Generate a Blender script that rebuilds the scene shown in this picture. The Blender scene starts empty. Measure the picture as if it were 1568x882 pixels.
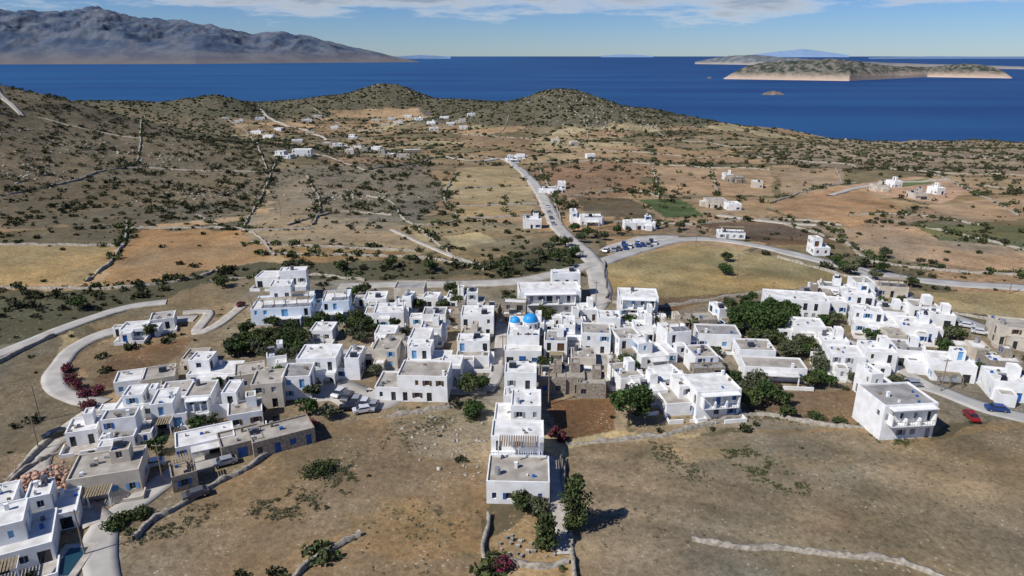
import bpy, math, random
import numpy as np
from mathutils import Vector, Matrix
R=random.Random(7); NR=np.random.RandomState(5)
SC=bpy.context.scene
# ------------------------------------------------------------------ estimated camera pose and sea level, for casting image pixels onto the ground
H=70.0; SEA=-80.0
PIT=math.radians(18.8); F=1045.0
cp,sp=math.cos(PIT),math.sin(PIT)
def direc(u,v):
    a=(u-784)/F; b=(441-v)/F
    return a, cp+b*sp, -sp+b*cp
def at(u,v,y):
    dx,dy,dz=direc(u,v); t=y/dy
    return dx*t, H+dz*t
# ------------------------------------------------------------------ noise
def hsh(i,j,s=0):
    n=(i.astype(np.int64)*374761393+j.astype(np.int64)*668265263+s*982451653)&0x7fffffff
    n=((n^(n>>13))*1274126177)&0x7fffffff
    n=(n^(n>>16))
    return (n&0xffff)/65535.0
def vn(x,y,s=0):
    xi=np.floor(x); yi=np.floor(y); fx=x-xi; fy=y-yi
    fx=fx*fx*fx*(fx*(fx*6-15)+10); fy=fy*fy*fy*(fy*(fy*6-15)+10)
    a=hsh(xi,yi,s);b=hsh(xi+1,yi,s);c=hsh(xi,yi+1,s);d=hsh(xi+1,yi+1,s)
    return (a+(b-a)*fx)*(1-fy)+(c+(d-c)*fx)*fy
def fbm(x,y,o=4,s=0):
    r=0;a=.5;t=0
    for k in range(o):
        r=r+a*vn(x*2**k+k*17.3,y*2**k-k*9.1,s+k);t+=a;a*=.5
    return r/t
def sst(a,b,x):
    t=np.clip((x-a)/(b-a),0,1); return t*t*(3-2*t)
BY=[-500,250,380,500,650,800,1000,1200,1600,2500]
BZ=[0,0,-6,-13,-23,-30,-36,-41,-46,-50]
def base(y): return np.interp(y,BY,BZ)
HILLS=[]
def hill(u,v,y,sx,sy):
    x,z=at(u,v,y); HILLS.append((x,y,sx,sy,z-float(base(y))))
hill(-60,148,590,110,120)
hill(80,192,600,100,110)
hill(-330,120,500,130,150)
hill(300,222,560,110,90)
hill(868,135,1150,70,90)
hill(800,160,1140,100,80)
hill(960,166,1130,90,85)
hill(1060,189,1120,90,80)
hill(590,133,1380,72,70)
hill(500,152,1340,80,70)
hill(690,154,1340,90,70)
hill(320,149,1250,70,60)
hill(150,154,1200,180,70)
hill(540,262,520,75,45)
hill(1430,207,1050,150,60)
COX=[-4000,-1500,100,330,430,520,560,620,680,760,2500]
COY=[1560,1530,1520,1400,1320,1245,1205,1165,1165,1180,1160]
def h(x,y):
    x=np.asarray(x,float); y=np.asarray(y,float)
    z=base(y)-20*sst(250,600,x)*sst(700,1100,y)
    acc=np.zeros_like(z)
    for (hx,hy,sx,sy,A) in HILLS:
        g=np.exp(-.5*(((x-hx)/sx)**2+((y-hy)/sy)**2)); acc=acc+(max(A,0)*g)**3
    r=27*np.exp(-.5*((y-1380)/90)**2)*sst(260,-60,x)
    acc=acc+r**3
    z=z+np.cbrt(acc)
    far=sst(250,700,y)
    z=z+(fbm(x/120,y/120,4,1)-.5)*(1.2+11*far)+(fbm(x/22,y/22,3,3)-.5)*(.5+2.5*far)
    yc=np.interp(x,COX,COY)+(fbm(x/60,y/900,3,5)-.5)*80
    k=sst(-85,25,y-yc)
    z=z*(1-k)+(-98)*k
    return z
_ty=np.geomspace(35,3000,520)
def G(u,v):  # image pixel followed along its camera ray to the terrain
    dx,dy,dz=direc(u,v); t=_ty/dy
    X=dx*t; Z=H+dz*t; hh=h(X,_ty); d=Z-hh
    idx=np.nonzero(d<0)[0]
    if len(idx)==0 or idx[0]==0:
        i=int(np.argmin(d)); y=_ty[i]; x=X[i]; return float(x),float(y),float(hh[i])
    i=idx[0]; f=d[i-1]/(d[i-1]-d[i]); y=_ty[i-1]+f*(_ty[i]-_ty[i-1]); x=dx*y/dy
    return float(x),float(y),float(h(x,y))
def ppm(x,y,z): return F/(y*cp+(H-z)*sp)
# ------------------------------------------------------------------ materials
def srgb(c): 
    return tuple(((k/255)/12.92 if k/255<=.04045 else ((k/255+.055)/1.055)**2.4) for k in c)
def nt(name):
    m=bpy.data.materials.new(name); m.use_nodes=True; n=m.node_tree; n.nodes.clear()
    o=n.nodes.new('ShaderNodeOutputMaterial'); b=n.nodes.new('ShaderNodeBsdfPrincipled')
    n.links.new(b.outputs[0],o.inputs[0]); return m,n,b
def mat(name,c,c2=None,sc=1.0,rough=.8,bump=0,metal=0,spec=.3,island=0,detail=3,lo=.35,hi=.65):
    m,n,b=nt(name); b.inputs['Roughness'].default_value=rough; b.inputs['Metallic'].default_value=metal
    b.inputs['Specular IOR Level'].default_value=spec
    L=n.links.new
    c2=c2 or tuple(k*.75 for k in c)
    geo=n.nodes.new('ShaderNodeNewGeometry')
    no=n.nodes.new('ShaderNodeTexNoise'); no.inputs['Scale'].default_value=sc; no.inputs['Detail'].default_value=detail
    L(geo.outputs['Position'],no.inputs['Vector'])
    mr=n.nodes.new('ShaderNodeMapRange'); mr.inputs[1].default_value=lo; mr.inputs[2].default_value=hi
    L(no.outputs['Fac'],mr.inputs[0])
    mx=n.nodes.new('ShaderNodeMix'); mx.data_type='RGBA'
    mx.inputs[6].default_value=(*c2,1); mx.inputs[7].default_value=(*c,1); L(mr.outputs[0],mx.inputs[0])
    out=mx.outputs[2]
    if island:
        hs=n.nodes.new('ShaderNodeHueSaturation')
        ma=n.nodes.new('ShaderNodeMapRange'); ma.inputs[3].default_value=1-island; ma.inputs[4].default_value=1+island
        L(geo.outputs['Random Per Island'],ma.inputs[0]); L(ma.outputs[0],hs.inputs['Value']); L(out,hs.inputs['Color']); out=hs.outputs[0]
    L(out,b.inputs['Base Color'])
    if bump:
        bp=n.nodes.new('ShaderNodeBump'); bp.inputs['Strength'].default_value=bump; bp.inputs['Distance'].default_value=.1
        L(no.outputs['Fac'],bp.inputs['Height']); L(bp.outputs[0],b.inputs['Normal'])
    return m
M={}
M['white']=mat('whitewash',(.80,.80,.79),(.68,.67,.64),.6,.85)
M['cream']=mat('cream_plaster',(.58,.52,.43),(.46,.41,.33),.6,.85)
M['stone']=mat('rubble_stone',(.36,.31,.25),(.2,.17,.13),2.2,.95,.8)
M['blue_lt']=mat('pale_blue_plaster',(.66,.73,.80),(.6,.67,.75),.5,.85)
M['rwhite']=mat('roof_lime',(.70,.69,.66),(.50,.48,.44),.5,.9)
M['rscreed']=mat('roof_screed',(.40,.365,.31),(.26,.23,.19),.45,.95)
M['rgrey']=mat('roof_grey',(.32,.31,.29),(.2,.19,.18),.4,.95)
M['rstone']=mat('roof_earth',(.33,.27,.2),(.22,.18,.13),.5,.95,.4)
M['glass']=mat('window_glass',(.03,.035,.045),(.015,.018,.02),1,.12,0,0,.6)
M['sblue']=mat('blue_paint',(.03,.12,.36),(.025,.09,.28),1,.5)
M['slight']=mat('light_blue_paint',(.16,.36,.6),(.12,.3,.5),1,.5)
M['sgrey']=mat('grey_paint',(.3,.32,.33),None,1,.5)
M['sbrown']=mat('brown_wood',(.12,.06,.03),None,2,.6)
M['wood']=mat('weathered_wood',(.26,.2,.14),None,3,.8)
M['dome']=mat('dome_blue',(.03,.30,.66),(.02,.24,.56),.8,.4)
M['metal']=mat('galvanised',(.5,.5,.5),None,2,.4,0,.6)
M['pave']=mat('stone_paving',(.46,.42,.36),(.33,.29,.24),.8,.9)
M['cane']=mat('cane_shade',(.3,.24,.15),(.2,.16,.1),4,.9,.4)
M['tyre']=mat('tyre',(.02,.02,.02),None,2,.9)
M['pool']=mat('pool_water',(.02,.06,.08),(.015,.05,.07),.5,.1)
M['trunk']=mat('bark',(.13,.1,.07),None,3,.95,.4)
M['leaf']=mat('foliage_mid',(.075,.096,.030),(.034,.046,.016),.5,.8,0,0,.2,.4)
M['leafd']=mat('foliage_pine',(.058,.095,.024),(.025,.045,.013),.4,.8,0,0,.2,.4)
M['olive']=mat('foliage_olive',(.105,.115,.06),(.05,.06,.03),.4,.8,0,0,.2,.3)
M['scrub']=mat('foliage_scrub',(.062,.067,.032),(.028,.032,.016),.08,.9,0,0,.1,.5)
M['boug']=mat('bougainvillea_flower',(.20,.02,.07),(.05,.05,.02),1.2,.8,0,0,.2,.35)
M['wall']=mat('drystone',(.37,.33,.27),(.19,.165,.13),1.5,.95,.8)
M['road']=mat('road_concrete',(.44,.41,.365),(.33,.305,.265),.25,.9)
M['asph']=mat('road_asphalt_worn',(.39,.375,.345),(.30,.29,.265),.2,.9)
M['rock']=mat('limestone_rock',(.42,.38,.32),(.2,.18,.15),1.0,.95,.6,island=.2)
M['debris']=mat('building_rubble',(.45,.27,.19),(.3,.2,.15),2,.95,.5,island=.35)
for nm,c in dict(cwhite=(.7,.7,.7),csilver=(.35,.36,.38),cred=(.3,.02,.02),cblue=(.02,.06,.22),cblack=(.02,.02,.025),cgrey=(.12,.12,.13)).items():
    M[nm]=mat('car_paint_'+nm[1:],c,tuple(k*.9 for k in c),1,.25,0,.2,.5)
# ------------------------------------------------------------------ mesh builder
class MB:
    def __init__(s): s.v=[];s.f=[];s.m=[];s.mats=[]
    def mi(s,k):
        if k not in s.mats: s.mats.append(k)
        return s.mats.index(k)
    def face(s,pts,k):
        b=len(s.v); s.v+=[tuple(p) for p in pts]; s.f.append(tuple(range(b,b+len(pts)))); s.m.append(s.mi(k))
    def box(s,x0,x1,y0,y1,z0,z1,k):
        b=len(s.v); s.v+=[(x0,y0,z0),(x1,y0,z0),(x1,y1,z0),(x0,y1,z0),(x0,y0,z1),(x1,y0,z1),(x1,y1,z1),(x0,y1,z1)]
        for q in ((0,3,2,1),(4,5,6,7),(0,1,5,4),(1,2,6,5),(2,3,7,6),(3,0,4,7)):
            s.f.append(tuple(b+i for i in q)); s.m.append(s.mi(k))
    def cyl(s,p0,p1,r0,r1,k,n=8,cap=True):
        p0=Vector(p0);p1=Vector(p1);d=(p1-p0).normalized(); a=d.orthogonal().normalized(); c=d.cross(a); b=len(s.v)
        for p,r in ((p0,r0),(p1,r1)):
            for i in range(n):
                t=2*math.pi*i/n; s.v.append(tuple(p+a*(r*math.cos(t))+c*(r*math.sin(t))))
        m=s.mi(k)
        for i in range(n):
            j=(i+1)%n; s.f.append((b+i,b+j,b+n+j,b+n+i)); s.m.append(m)
        if cap:
            s.f.append(tuple(b+n+i for i in range(n))); s.m.append(m)
            s.f.append(tuple(b+n-1-i for i in range(n))); s.m.append(m)
    def dome(s,c,r,k,n=16,rings=6,zs=1.0):
        pr=None
        for j in range(rings+1):
            a=j/rings*math.pi/2; rr=r*math.cos(a); z=c[2]+r*zs*math.sin(a)
            ring=[(c[0]+rr*math.cos(2*math.pi*i/n),c[1]+rr*math.sin(2*math.pi*i/n),z) for i in range(n)]
            if pr:
                for i in range(n): s.face([pr[i],pr[(i+1)%n],ring[(i+1)%n],ring[i]],k)
            pr=ring
    def obj(s,name,parent=None,smooth=False):
        me=bpy.data.meshes.new(name); me.from_pydata(s.v,[],s.f)
        for k in s.mats: me.materials.append(M[k])
        me.polygons.foreach_set('material_index',s.m)
        if smooth: me.polygons.foreach_set('use_smooth',[True]*len(s.f))
        me.update(); o=bpy.data.objects.new(name,me); SC.collection.objects.link(o)
        if parent: o.parent=parent
        return o
def npobj(name,V,Fc,k,parent=None,smooth=False):
    me=bpy.data.meshes.new(name); n=Fc.shape[1]
    me.vertices.add(len(V)); me.vertices.foreach_set('co',np.asarray(V,np.float32).ravel())
    me.loops.add(Fc.size); me.loops.foreach_set('vertex_index',Fc.astype(np.int32).ravel())
    me.polygons.add(len(Fc)); me.polygons.foreach_set('loop_start',np.arange(0,Fc.size,n,dtype=np.int32))
    me.polygons.foreach_set('loop_total',np.full(len(Fc),n,np.int32))
    if smooth: me.polygons.foreach_set('use_smooth',np.ones(len(Fc),bool))
    me.materials.append(k if not isinstance(k,str) else M[k]); me.update(calc_edges=True); me.validate()
    o=bpy.data.objects.new(name,me); SC.collection.objects.link(o)
    if parent: o.parent=parent
    return o
# ------------------------------------------------------------------ land-use map (image-pixel outlines projected to ground coordinates)
def P(pts): 
    return np.array([G(u,v)[:2] for u,v in pts])
def C(*c):
    a=np.array(srgb(c)); g=a.mean(); return (a*.93+g*.07)*np.array([.81,.80,.755])
LAND=[]
def land(pts,c,s,w=3,f=0): LAND.append((P(pts),C(*c),s,w,f))
land([(-80,120),(0,140),(140,160),(350,185),(430,230),(400,330),(200,350),(-80,345)],(122,109,88),1.15,12)
land([(410,262),(640,248),(690,300),(640,345),(560,335),(430,345)],(130,119,101),.95,6)
land([(380,325),(560,335),(640,350),(640,375),(380,372)],(154,136,108),.3,4)
land([(-60,372),(190,375),(140,430),(-60,440)],(160,138,96),.1)
land([(150,440),(210,352),(370,352),(420,392),(300,425)],(168,132,90),.07)
land([(395,382),(520,380),(620,385),(600,405),(450,402)],(156,126,86),.5)
land([(-60,442),(160,445),(400,402),(640,400),(745,418),(600,432),(440,425),(300,432),(250,460),(60,520),(-60,545)],(104,97,70),1.8,4)
land([(640,345),(720,335),(820,345),(820,365),(745,410),(690,400)],(144,130,100),.6)
land([(680,362),(735,355),(760,370),(700,380)],(172,160,124),.02,1)
land([(700,258),(800,255),(822,320),(700,335),(690,300)],(168,148,110),.08,2)
land([(740,402),(800,385),(900,378),(905,405),(760,425)],(85,85,56),2.2,2)
land([(926,402),(1060,374),(1200,394),(1340,432),(1180,446),(1010,462),(930,458)],(154,135,92),.0,1,1)
land([(940,462),(1180,446),(1340,434),(1400,448),(1180,452),(1120,475),(1010,478)],(120,94,70),.05,1)
land([(810,262),(900,246),(1000,256),(960,300),(860,304)],(150,120,92),.35,3)
land([(1000,255),(1180,258),(1185,300),(1020,300)],(172,144,112),.1,3)
land([(978,306),(1045,304),(1080,330),(1020,334)],(86,98,54),.2,1,1)
land([(1180,312),(1290,283),(1390,320),(1310,346),(1210,335)],(172,138,102),.02,1,1)
land([(1255,348),(1400,346),(1568,386),(1640,400),(1640,420),(1400,402),(1310,385)],(170,142,112),.08,2)
land([(1060,342),(1200,340),(1285,372),(1180,376)],(106,86,68),.15,1,1)
land([(1400,345),(1640,345),(1640,385),(1440,368)],(104,104,68),.5,1,1)
land([(1380,446),(1640,448),(1640,500),(1450,475)],(168,148,106),.05,2,1)
land([(1200,382),(1330,392),(1400,405),(1340,425)],(120,108,80),1.4,2)
land([(1160,232),(1250,214),(1640,205),(1640,268),(1400,262),(1180,250)],(152,134,111),.7,5)
land([(1290,285),(1400,270),(1500,285),(1440,312),(1350,300)],(186,152,124),.05,2)
land([(1350,280),(1420,273),(1430,281),(1380,287)],(110,120,70),.02,1)
for p_,c_ in [([(860,225),(960,222),(1000,240),(900,243)],(164,138,104)),([(1000,225),(1120,232),(1150,250),(1010,248)],(158,130,98)),([(500,168),(640,165),(650,176),(520,180)],(165,138,106)),
   ([(420,290),(470,270),(480,320),(430,335)],(140,126,104)),([(700,205),(820,215),(810,232),(710,225)],(150,126,96)),([(1190,262),(1290,258),(1290,280),(1200,300)],(160,136,108)),([(1420,315),(1568,300),(1640,330),(1480,342)],(168,142,112)),
   ([(1040,305),(1160,302),(1180,330),(1085,328)],(158,134,104)),([(880,300),(970,305),(1010,335),(900,330)],(106,92,68))]:
    land(p_,c_,.1,2)
# near fields
land([(-100,545),(80,515),(100,600),(150,640),(80,700),(-100,780)],(130,117,94),.5,3)
land([(110,545),(185,512),(320,470),(420,440),(300,520),(200,590),(130,605)],(142,125,98),.45,3)
land([(165,545),(280,518),(330,515),(200,592),(140,590)],(126,100,76),.08,1,1)
land([(330,480),(470,480),(560,540),(440,560),(370,545)],(122,108,80),1.8,2)
land([(150,640),(250,560),(400,430),(900,425),(1010,480),(1180,445),(1400,448),(1500,500),(1640,560),(1640,645),(1330,655),(880,665),(740,620),(590,640),(470,660),(250,790),(60,800),(60,740)],(140,127,106),.55,2)
land([(100,840),(240,770),(180,800),(190,900),(-60,900),(-60,820)],(155,145,128),.2,2)
land([(845,610),(945,608),(945,662),(855,676)],(116,88,62),.08,1)
land([(1135,602),(1335,592),(1335,652),(1150,640)],(126,104,80),.45,1)
land([(-100,800),(0,700),(110,690),(110,760),(0,800)],(142,126,104),.3,1)
land([(185,900),(190,815),(380,715),(475,655),(590,640),(748,615),(744,900)],(147,126,98),.05,2)
land([(870,684),(1010,670),(1330,658),(1430,674),(1700,640),(1700,1000),(888,1000)],(138,122,99),.012,1,1)
land([(590,642),(748,618),(744,720),(640,700)],(152,136,111),.06,2)
land([(185,1300),(185,900),(744,900),(744,1300)],(147,126,98),.03,2)
land([(520,790),(600,770),(740,800),(742,860),(620,850),(540,830)],(160,134,98),.04,5)
land([(1010,690),(1100,685),(1130,705),(1050,720)],(158,136,104),.04,3)
land([(1200,690),(1330,700),(1300,720),(1220,712)],(152,130,100),.04,3)
def inpoly(poly,x,y):
    c=np.zeros(x.shape,bool); n=len(poly); j=n-1
    for i in range(n):
        xi,yi=poly[i];xj,yj=poly[j]
        if yi!=yj:
            k=((yi>y)!=(yj>y))&(x<(xj-xi)*(y-yi)/(yj-yi)+xi); c^=k
        j=i
    return c
PAL=np.array([C(164,142,108),C(148,124,92),C(170,154,118),C(136,120,92),C(124,112,82),C(174,144,108),C(114,102,78),C(162,134,104)])
def paint(x,y):
    shp=x.shape; x=x.ravel(); y=y.ravel()
    wx=x+(fbm(x/25,y/25,3,11)-.5)*16; wy=y+(fbm(x/25,y/25,3,12)-.5)*16
    cx=(wx*.96+wy*.28)/72; cy=(wy*.96-wx*.28)/46
    ix=np.floor(cx); iy=np.floor(cy); d1=np.full(x.shape,9.);d2=np.full(x.shape,9.);cid=np.zeros(x.shape)
    for a in(-1,0,1):
        for b in(-1,0,1):
            px=ix+a+hsh(ix+a,iy+b,21); py=iy+b+hsh(ix+a,iy+b,22)
            d=np.hypot(px-cx,py-cy); r=hsh(ix+a,iy+b,23)
            nw=d<d1; d2=np.where(nw,d1,np.minimum(d2,d)); cid=np.where(nw,r,cid); d1=np.where(nw,d,d1)
    col=PAL[(cid*7.99).astype(int)]
    scr=np.where(cid>.72,.8,.12); edge=(d2-d1)<.06
    scr=np.where(edge,2.0,scr); col=np.where(edge[:,None],col*.72,col)
    z=h(x,y); hz=z-base(y)
    k=(sst(7,14,hz+(fbm(x/30,y/30,2,31)-.5)*9)*sst(450,620,y))
    hc=C(112,104,86)*(1+.45*(fbm(x/40,y/40,4,33)[:,None]-.5))
    col=col*(1-k[:,None])+hc*k[:,None]; scr=scr*(1-k)+1.6*k
    k=sst(-60,-74,z)*sst(900,1050,y); col=col*(1-k[:,None])+C(176,156,130)*k[:,None]; scr=scr*(1-k)+.1*k
    for poly,c,s,w,fu in LAND:
        lo=poly.min(0)-w;hi=poly.max(0)+w
        q=np.nonzero((x>lo[0])&(x<hi[0])&(y>lo[1])&(y<hi[1]))[0]
        if not len(q): continue
        xx=x[q]+(fbm(x[q]/9,y[q]/9,2,41)-.5)*w*2; yy=y[q]+(fbm(x[q]/9,y[q]/9,2,42)-.5)*w*2
        q=q[inpoly(poly,xx,yy)]
        if len(q):
            cc=np.tile(c,(len(q),1))
            if fu:   # tillage rows
                a=x[q]*.97-y[q]*.22; b=y[q]*.97+x[q]*.22; g=1+y[q]/250
                cc=cc*(1+.38*(vn(a/60,b/(1.3*g),61)-.5)+.3*(vn(a/110,b/(4.5*g),62)-.5))[:,None]
            col[q]=cc; scr[q]=s
    f=fbm(x/14,y/14,4,51)[:,None]; f2=fbm(x/60,y/60,3,52)[:,None]
    col=col*(1+.55*(f-.5)+.55*(f2-.5))
    warm=(fbm(x/26,y/26,4,57)-.5)[:,None]*sst(600,250,y)[:,None]
    col=col*(1+warm*np.array([.5,.15,-.3]))
    near=sst(330,200,y)*sst(.5,.72,fbm(x/18,y/18,4,53))*(scr<.1)
    col=col*(1-.3*near[:,None])+C(108,104,80)*.3*near[:,None]
    return col.reshape(shp+(3,)),scr.reshape(shp)
# ------------------------------------------------------------------ terrain sheet
ys=np.concatenate([np.linspace(-200,38,14),np.geomspace(40,1750,760)])
ss=np.linspace(-1.25,1.25,860)
YY,S_=np.meshgrid(ys,ss,indexing='ij'); XX=S_*(np.maximum(YY,40)+60)
ZZ=h(XX,YY)
col,scr=paint(XX,YY)
nr,nc=XX.shape
idx=np.arange(nr*nc).reshape(nr,nc)
Fq=np.stack([idx[:-1,:-1],idx[:-1,1:],idx[1:,1:],idx[1:,:-1]],-1).reshape(-1,4)
def terrain_mat():
    m,n,b=nt('dry_island_ground'); L=n.links.new; N=n.nodes.new
    b.inputs['Roughness'].default_value=.95; b.inputs['Specular IOR Level'].default_value=.1
    at_=N('ShaderNodeAttribute'); at_.attribute_name='Col'; as_=N('ShaderNodeAttribute'); as_.attribute_name='scrub'
    g=N('ShaderNodeNewGeometry')
    def noise(s,d=5,r=.6):
        k=N('ShaderNodeTexNoise'); k.inputs['Scale'].default_value=s;k.inputs['Detail'].default_value=d;k.inputs['Roughness'].default_value=r
        L(g.outputs['Position'],k.inputs['Vector']); return k.outputs['Fac']
    def mr(i,a,b_,c,d):
        k=N('ShaderNodeMapRange'); L(i,k.inputs[0])
        for q,vv in zip((1,2,3,4),(a,b_,c,d)): k.inputs[q].default_value=vv
        return k.outputs[0]
    n1=noise(.9,5,.8); n2=noise(.12,4)
    v=N('ShaderNodeMath'); v.operation='MULTIPLY'; L(mr(n1,.3,.7,.55,1.45),v.inputs[0]); L(mr(n2,.3,.7,.78,1.22),v.inputs[1])
    sc=N('ShaderNodeVectorMath'); sc.operation='SCALE'; L(at_.outputs['Color'],sc.inputs[0]); L(v.outputs[0],sc.inputs['Scale'])
    n3=noise(.45,4,.7)
    t=N('ShaderNodeMath'); t.operation='MULTIPLY_ADD'; L(as_.outputs['Fac'],t.inputs[0]); t.inputs[1].default_value=.10; L(n3,t.inputs[2])
    k=mr(t.outputs[0],.60,.68,0,.75)
    mx=N('ShaderNodeMix'); mx.data_type='RGBA'; L(k,mx.inputs[0]); L(sc.outputs[0],mx.inputs[6]); mx.inputs[7].default_value=(.08,.076,.045,1)
    vo=N('ShaderNodeTexVoronoi'); vo.inputs['Scale'].default_value=.9; L(g.outputs['Position'],vo.inputs['Vector'])
    st=N('ShaderNodeMath'); st.operation='MULTIPLY'; L(mr(vo.outputs['Distance'],.1,.22,1,0),st.inputs[0]); L(mr(n2,.42,.6,.05,.75),st.inputs[1])
    mx2=N('ShaderNodeMix'); mx2.data_type='RGBA'; L(st.outputs[0],mx2.inputs[0]); L(mx.outputs[2],mx2.inputs[6]); mx2.inputs[7].default_value=(.45,.41,.34,1)
    L(mx2.outputs[2],b.inputs['Base Color'])
    bp=N('ShaderNodeBump'); bp.inputs['Strength'].default_value=.65; bp.inputs['Distance'].default_value=.4; L(n1,bp.inputs['Height']); L(bp.outputs[0],b.inputs['Normal'])
    return m
ter=npobj('terrain',np.stack([XX,YY,ZZ],-1).reshape(-1,3),Fq,terrain_mat(),smooth=True)
a=ter.data.color_attributes.new('Col','FLOAT_COLOR','POINT')
a.data.foreach_set('color',np.concatenate([np.clip(col.reshape(-1,3),.01,.9),np.ones((nr*nc,1))],1).astype(np.float32).ravel())
a=ter.data.attributes.new('scrub','FLOAT','POINT'); a.data.foreach_set('value',scr.astype(np.float32).ravel())
# ------------------------------------------------------------------ sea
def sea():
    m,n,b=nt('sea_water'); L=n.links.new; N=n.nodes.new
    g=N('ShaderNodeNewGeometry')
    mp=N('ShaderNodeMapping'); mp.inputs['Scale'].default_value=(.0006,.0022,1); L(g.outputs['Position'],mp.inputs[0])
    k=N('ShaderNodeTexNoise'); k.inputs['Scale'].default_value=1; k.inputs['Detail'].default_value=5; L(mp.outputs[0],k.inputs['Vector'])
    mx=N('ShaderNodeMix'); mx.data_type='RGBA'; mx.inputs[6].default_value=(.0015,.034,.13,1); mx.inputs[7].default_value=(.010,.075,.19,1)
    s=N('ShaderNodeSeparateXYZ'); L(g.outputs['Position'],s.inputs[0])
    # deeper open water to the east, distance haze painted into the paler west
    r2=N('ShaderNodeMapRange'); r2.inputs[1].default_value=-2500; r2.inputs[2].default_value=2500; r2.inputs[3].default_value=.3; r2.inputs[4].default_value=-.28; L(s.outputs['X'],r2.inputs[0])
    r=N('ShaderNodeMapRange'); r.inputs[1].default_value=.35; r.inputs[2].default_value=.65; r.inputs[3].default_value=.15; r.inputs[4].default_value=.85; L(k.outputs['Fac'],r.inputs[0])
    ad=N('ShaderNodeMath'); ad.operation='ADD'; ad.use_clamp=True; L(r.outputs[0],ad.inputs[0]); L(r2.outputs[0],ad.inputs[1]); L(ad.outputs[0],mx.inputs[0])
    L(mx.outputs[2],b.inputs['Base Color']); b.inputs['Roughness'].default_value=.5; b.inputs['Specular IOR Level'].default_value=.15
    w=N('ShaderNodeTexNoise'); w.inputs['Scale'].default_value=.08; w.inputs['Detail'].default_value=6; L(g.outputs['Position'],w.inputs['Vector'])
    bp=N('ShaderNodeBump'); bp.inputs['Strength'].default_value=.6; bp.inputs['Distance'].default_value=2; L(w.outputs['Fac'],bp.inputs['Height']); L(bp.outputs[0],b.inputs['Normal'])
    M['sea']=m
    mb=MB(); n_=64; Rr=160000
    mb.face([(Rr*math.cos(2*math.pi*i/n_),Rr*math.sin(2*math.pi*i/n_),SEA) for i in range(n_)],'sea')
    mb.obj('sea')
sea()
# ------------------------------------------------------------------ distant islands (aerial haze painted into far slopes as bluish colour)
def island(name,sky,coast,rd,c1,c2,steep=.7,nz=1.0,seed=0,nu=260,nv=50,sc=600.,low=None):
    us=np.linspace(sky[0][0],sky[-1][0],nu); vs=np.interp(us,[p[0] for p in sky],[p[1] for p in sky])
    vc=np.interp(us,[p[0] for p in coast],[p[1] for p in coast])
    ts=np.linspace(0,1.7,nv); V=np.zeros((nu,nv,3))
    for i,(u,v,c) in enumerate(zip(us,vs,vc)):
        dx,dy,dz=direc(u,c); t=(SEA-H)/dz; y0=dy*t
        env=max(.12,math.sin(math.pi*(i+.3)/(nu-.4))**.6)
        yr=y0+rd*env; xr,zr=at(u,v,yr); zr=max(zr,SEA+1)
        for j,t in enumerate(ts):
            y=y0+rd*env*t; 
            x=dx/dy*y0+(xr-dx/dy*y0)*t
            pr=t**steep if t<1 else max(0,1-(t-1)/.7)**.7
            V[i,j]=(x,y,SEA-3+(zr-SEA+3)*pr)
    n1=fbm(V[...,0]/sc,V[...,1]/(sc*1.3),6,60+seed)-.5
    rid=.5-np.abs(fbm(V[...,0]/(sc*.55),V[...,1]/(sc*1.6),6,70+seed)-.5)*4
    w=np.sin(np.clip(ts,0,1)*math.pi)[None,:]
    hh=V[...,2]-SEA
    V[...,2]+=(n1*1.2+rid*.55)*nz*hh.max()*.5*w*np.clip(hh/hh.max()*2,0,1)+ (fbm(V[...,0]/(sc*.12),V[...,1]/(sc*.12),4,5)-.5)*hh*.16
    V[:,0,2]=SEA-5
    idx=np.arange(nu*nv).reshape(nu,nv)
    Fc=np.stack([idx[:-1,:-1],idx[1:,:-1],idx[1:,1:],idx[:-1,1:]],-1).reshape(-1,4)
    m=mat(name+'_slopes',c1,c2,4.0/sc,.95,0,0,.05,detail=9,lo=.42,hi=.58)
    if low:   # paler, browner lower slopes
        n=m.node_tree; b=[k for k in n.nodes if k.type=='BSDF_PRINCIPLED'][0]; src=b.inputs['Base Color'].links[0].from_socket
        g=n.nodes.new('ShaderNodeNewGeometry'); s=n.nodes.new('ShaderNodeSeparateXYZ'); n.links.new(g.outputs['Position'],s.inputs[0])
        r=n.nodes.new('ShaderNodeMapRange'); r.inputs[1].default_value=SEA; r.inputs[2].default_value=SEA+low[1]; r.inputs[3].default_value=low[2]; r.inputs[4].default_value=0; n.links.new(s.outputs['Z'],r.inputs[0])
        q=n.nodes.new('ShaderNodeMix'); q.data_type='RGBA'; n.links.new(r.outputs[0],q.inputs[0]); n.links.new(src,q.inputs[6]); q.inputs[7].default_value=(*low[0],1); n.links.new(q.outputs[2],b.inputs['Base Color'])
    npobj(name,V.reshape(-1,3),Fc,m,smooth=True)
island('mountain_island',[(-160,40),(-80,22),(0,14),(60,20),(110,16),(150,11),(185,20),(230,30),(280,33),(330,40),(385,52),(430,48),(480,58),(530,70),(580,80),(610,88),(642,94)],[(-160,99),(300,98),(642,95)],5200,(.112,.128,.155),(.058,.082,.125),.85,.8,1,520,130,2100,((.175,.145,.125),280,.7))  # bluish slope colours include painted distance haze
island('headland_island',[(1108,120),(1125,110),(1145,100),(1180,95),(1220,93),(1260,90),(1290,91),(1330,97),(1380,102),(1430,102),(1470,98),(1510,100),(1535,108),(1550,119)],[(1108,121),(1300,124),(1420,118),(1550,120)],480,(.16,.145,.118),(.04,.05,.04),.42,.7,3,300,50,150,((.50,.38,.29),48,1.0))
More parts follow.
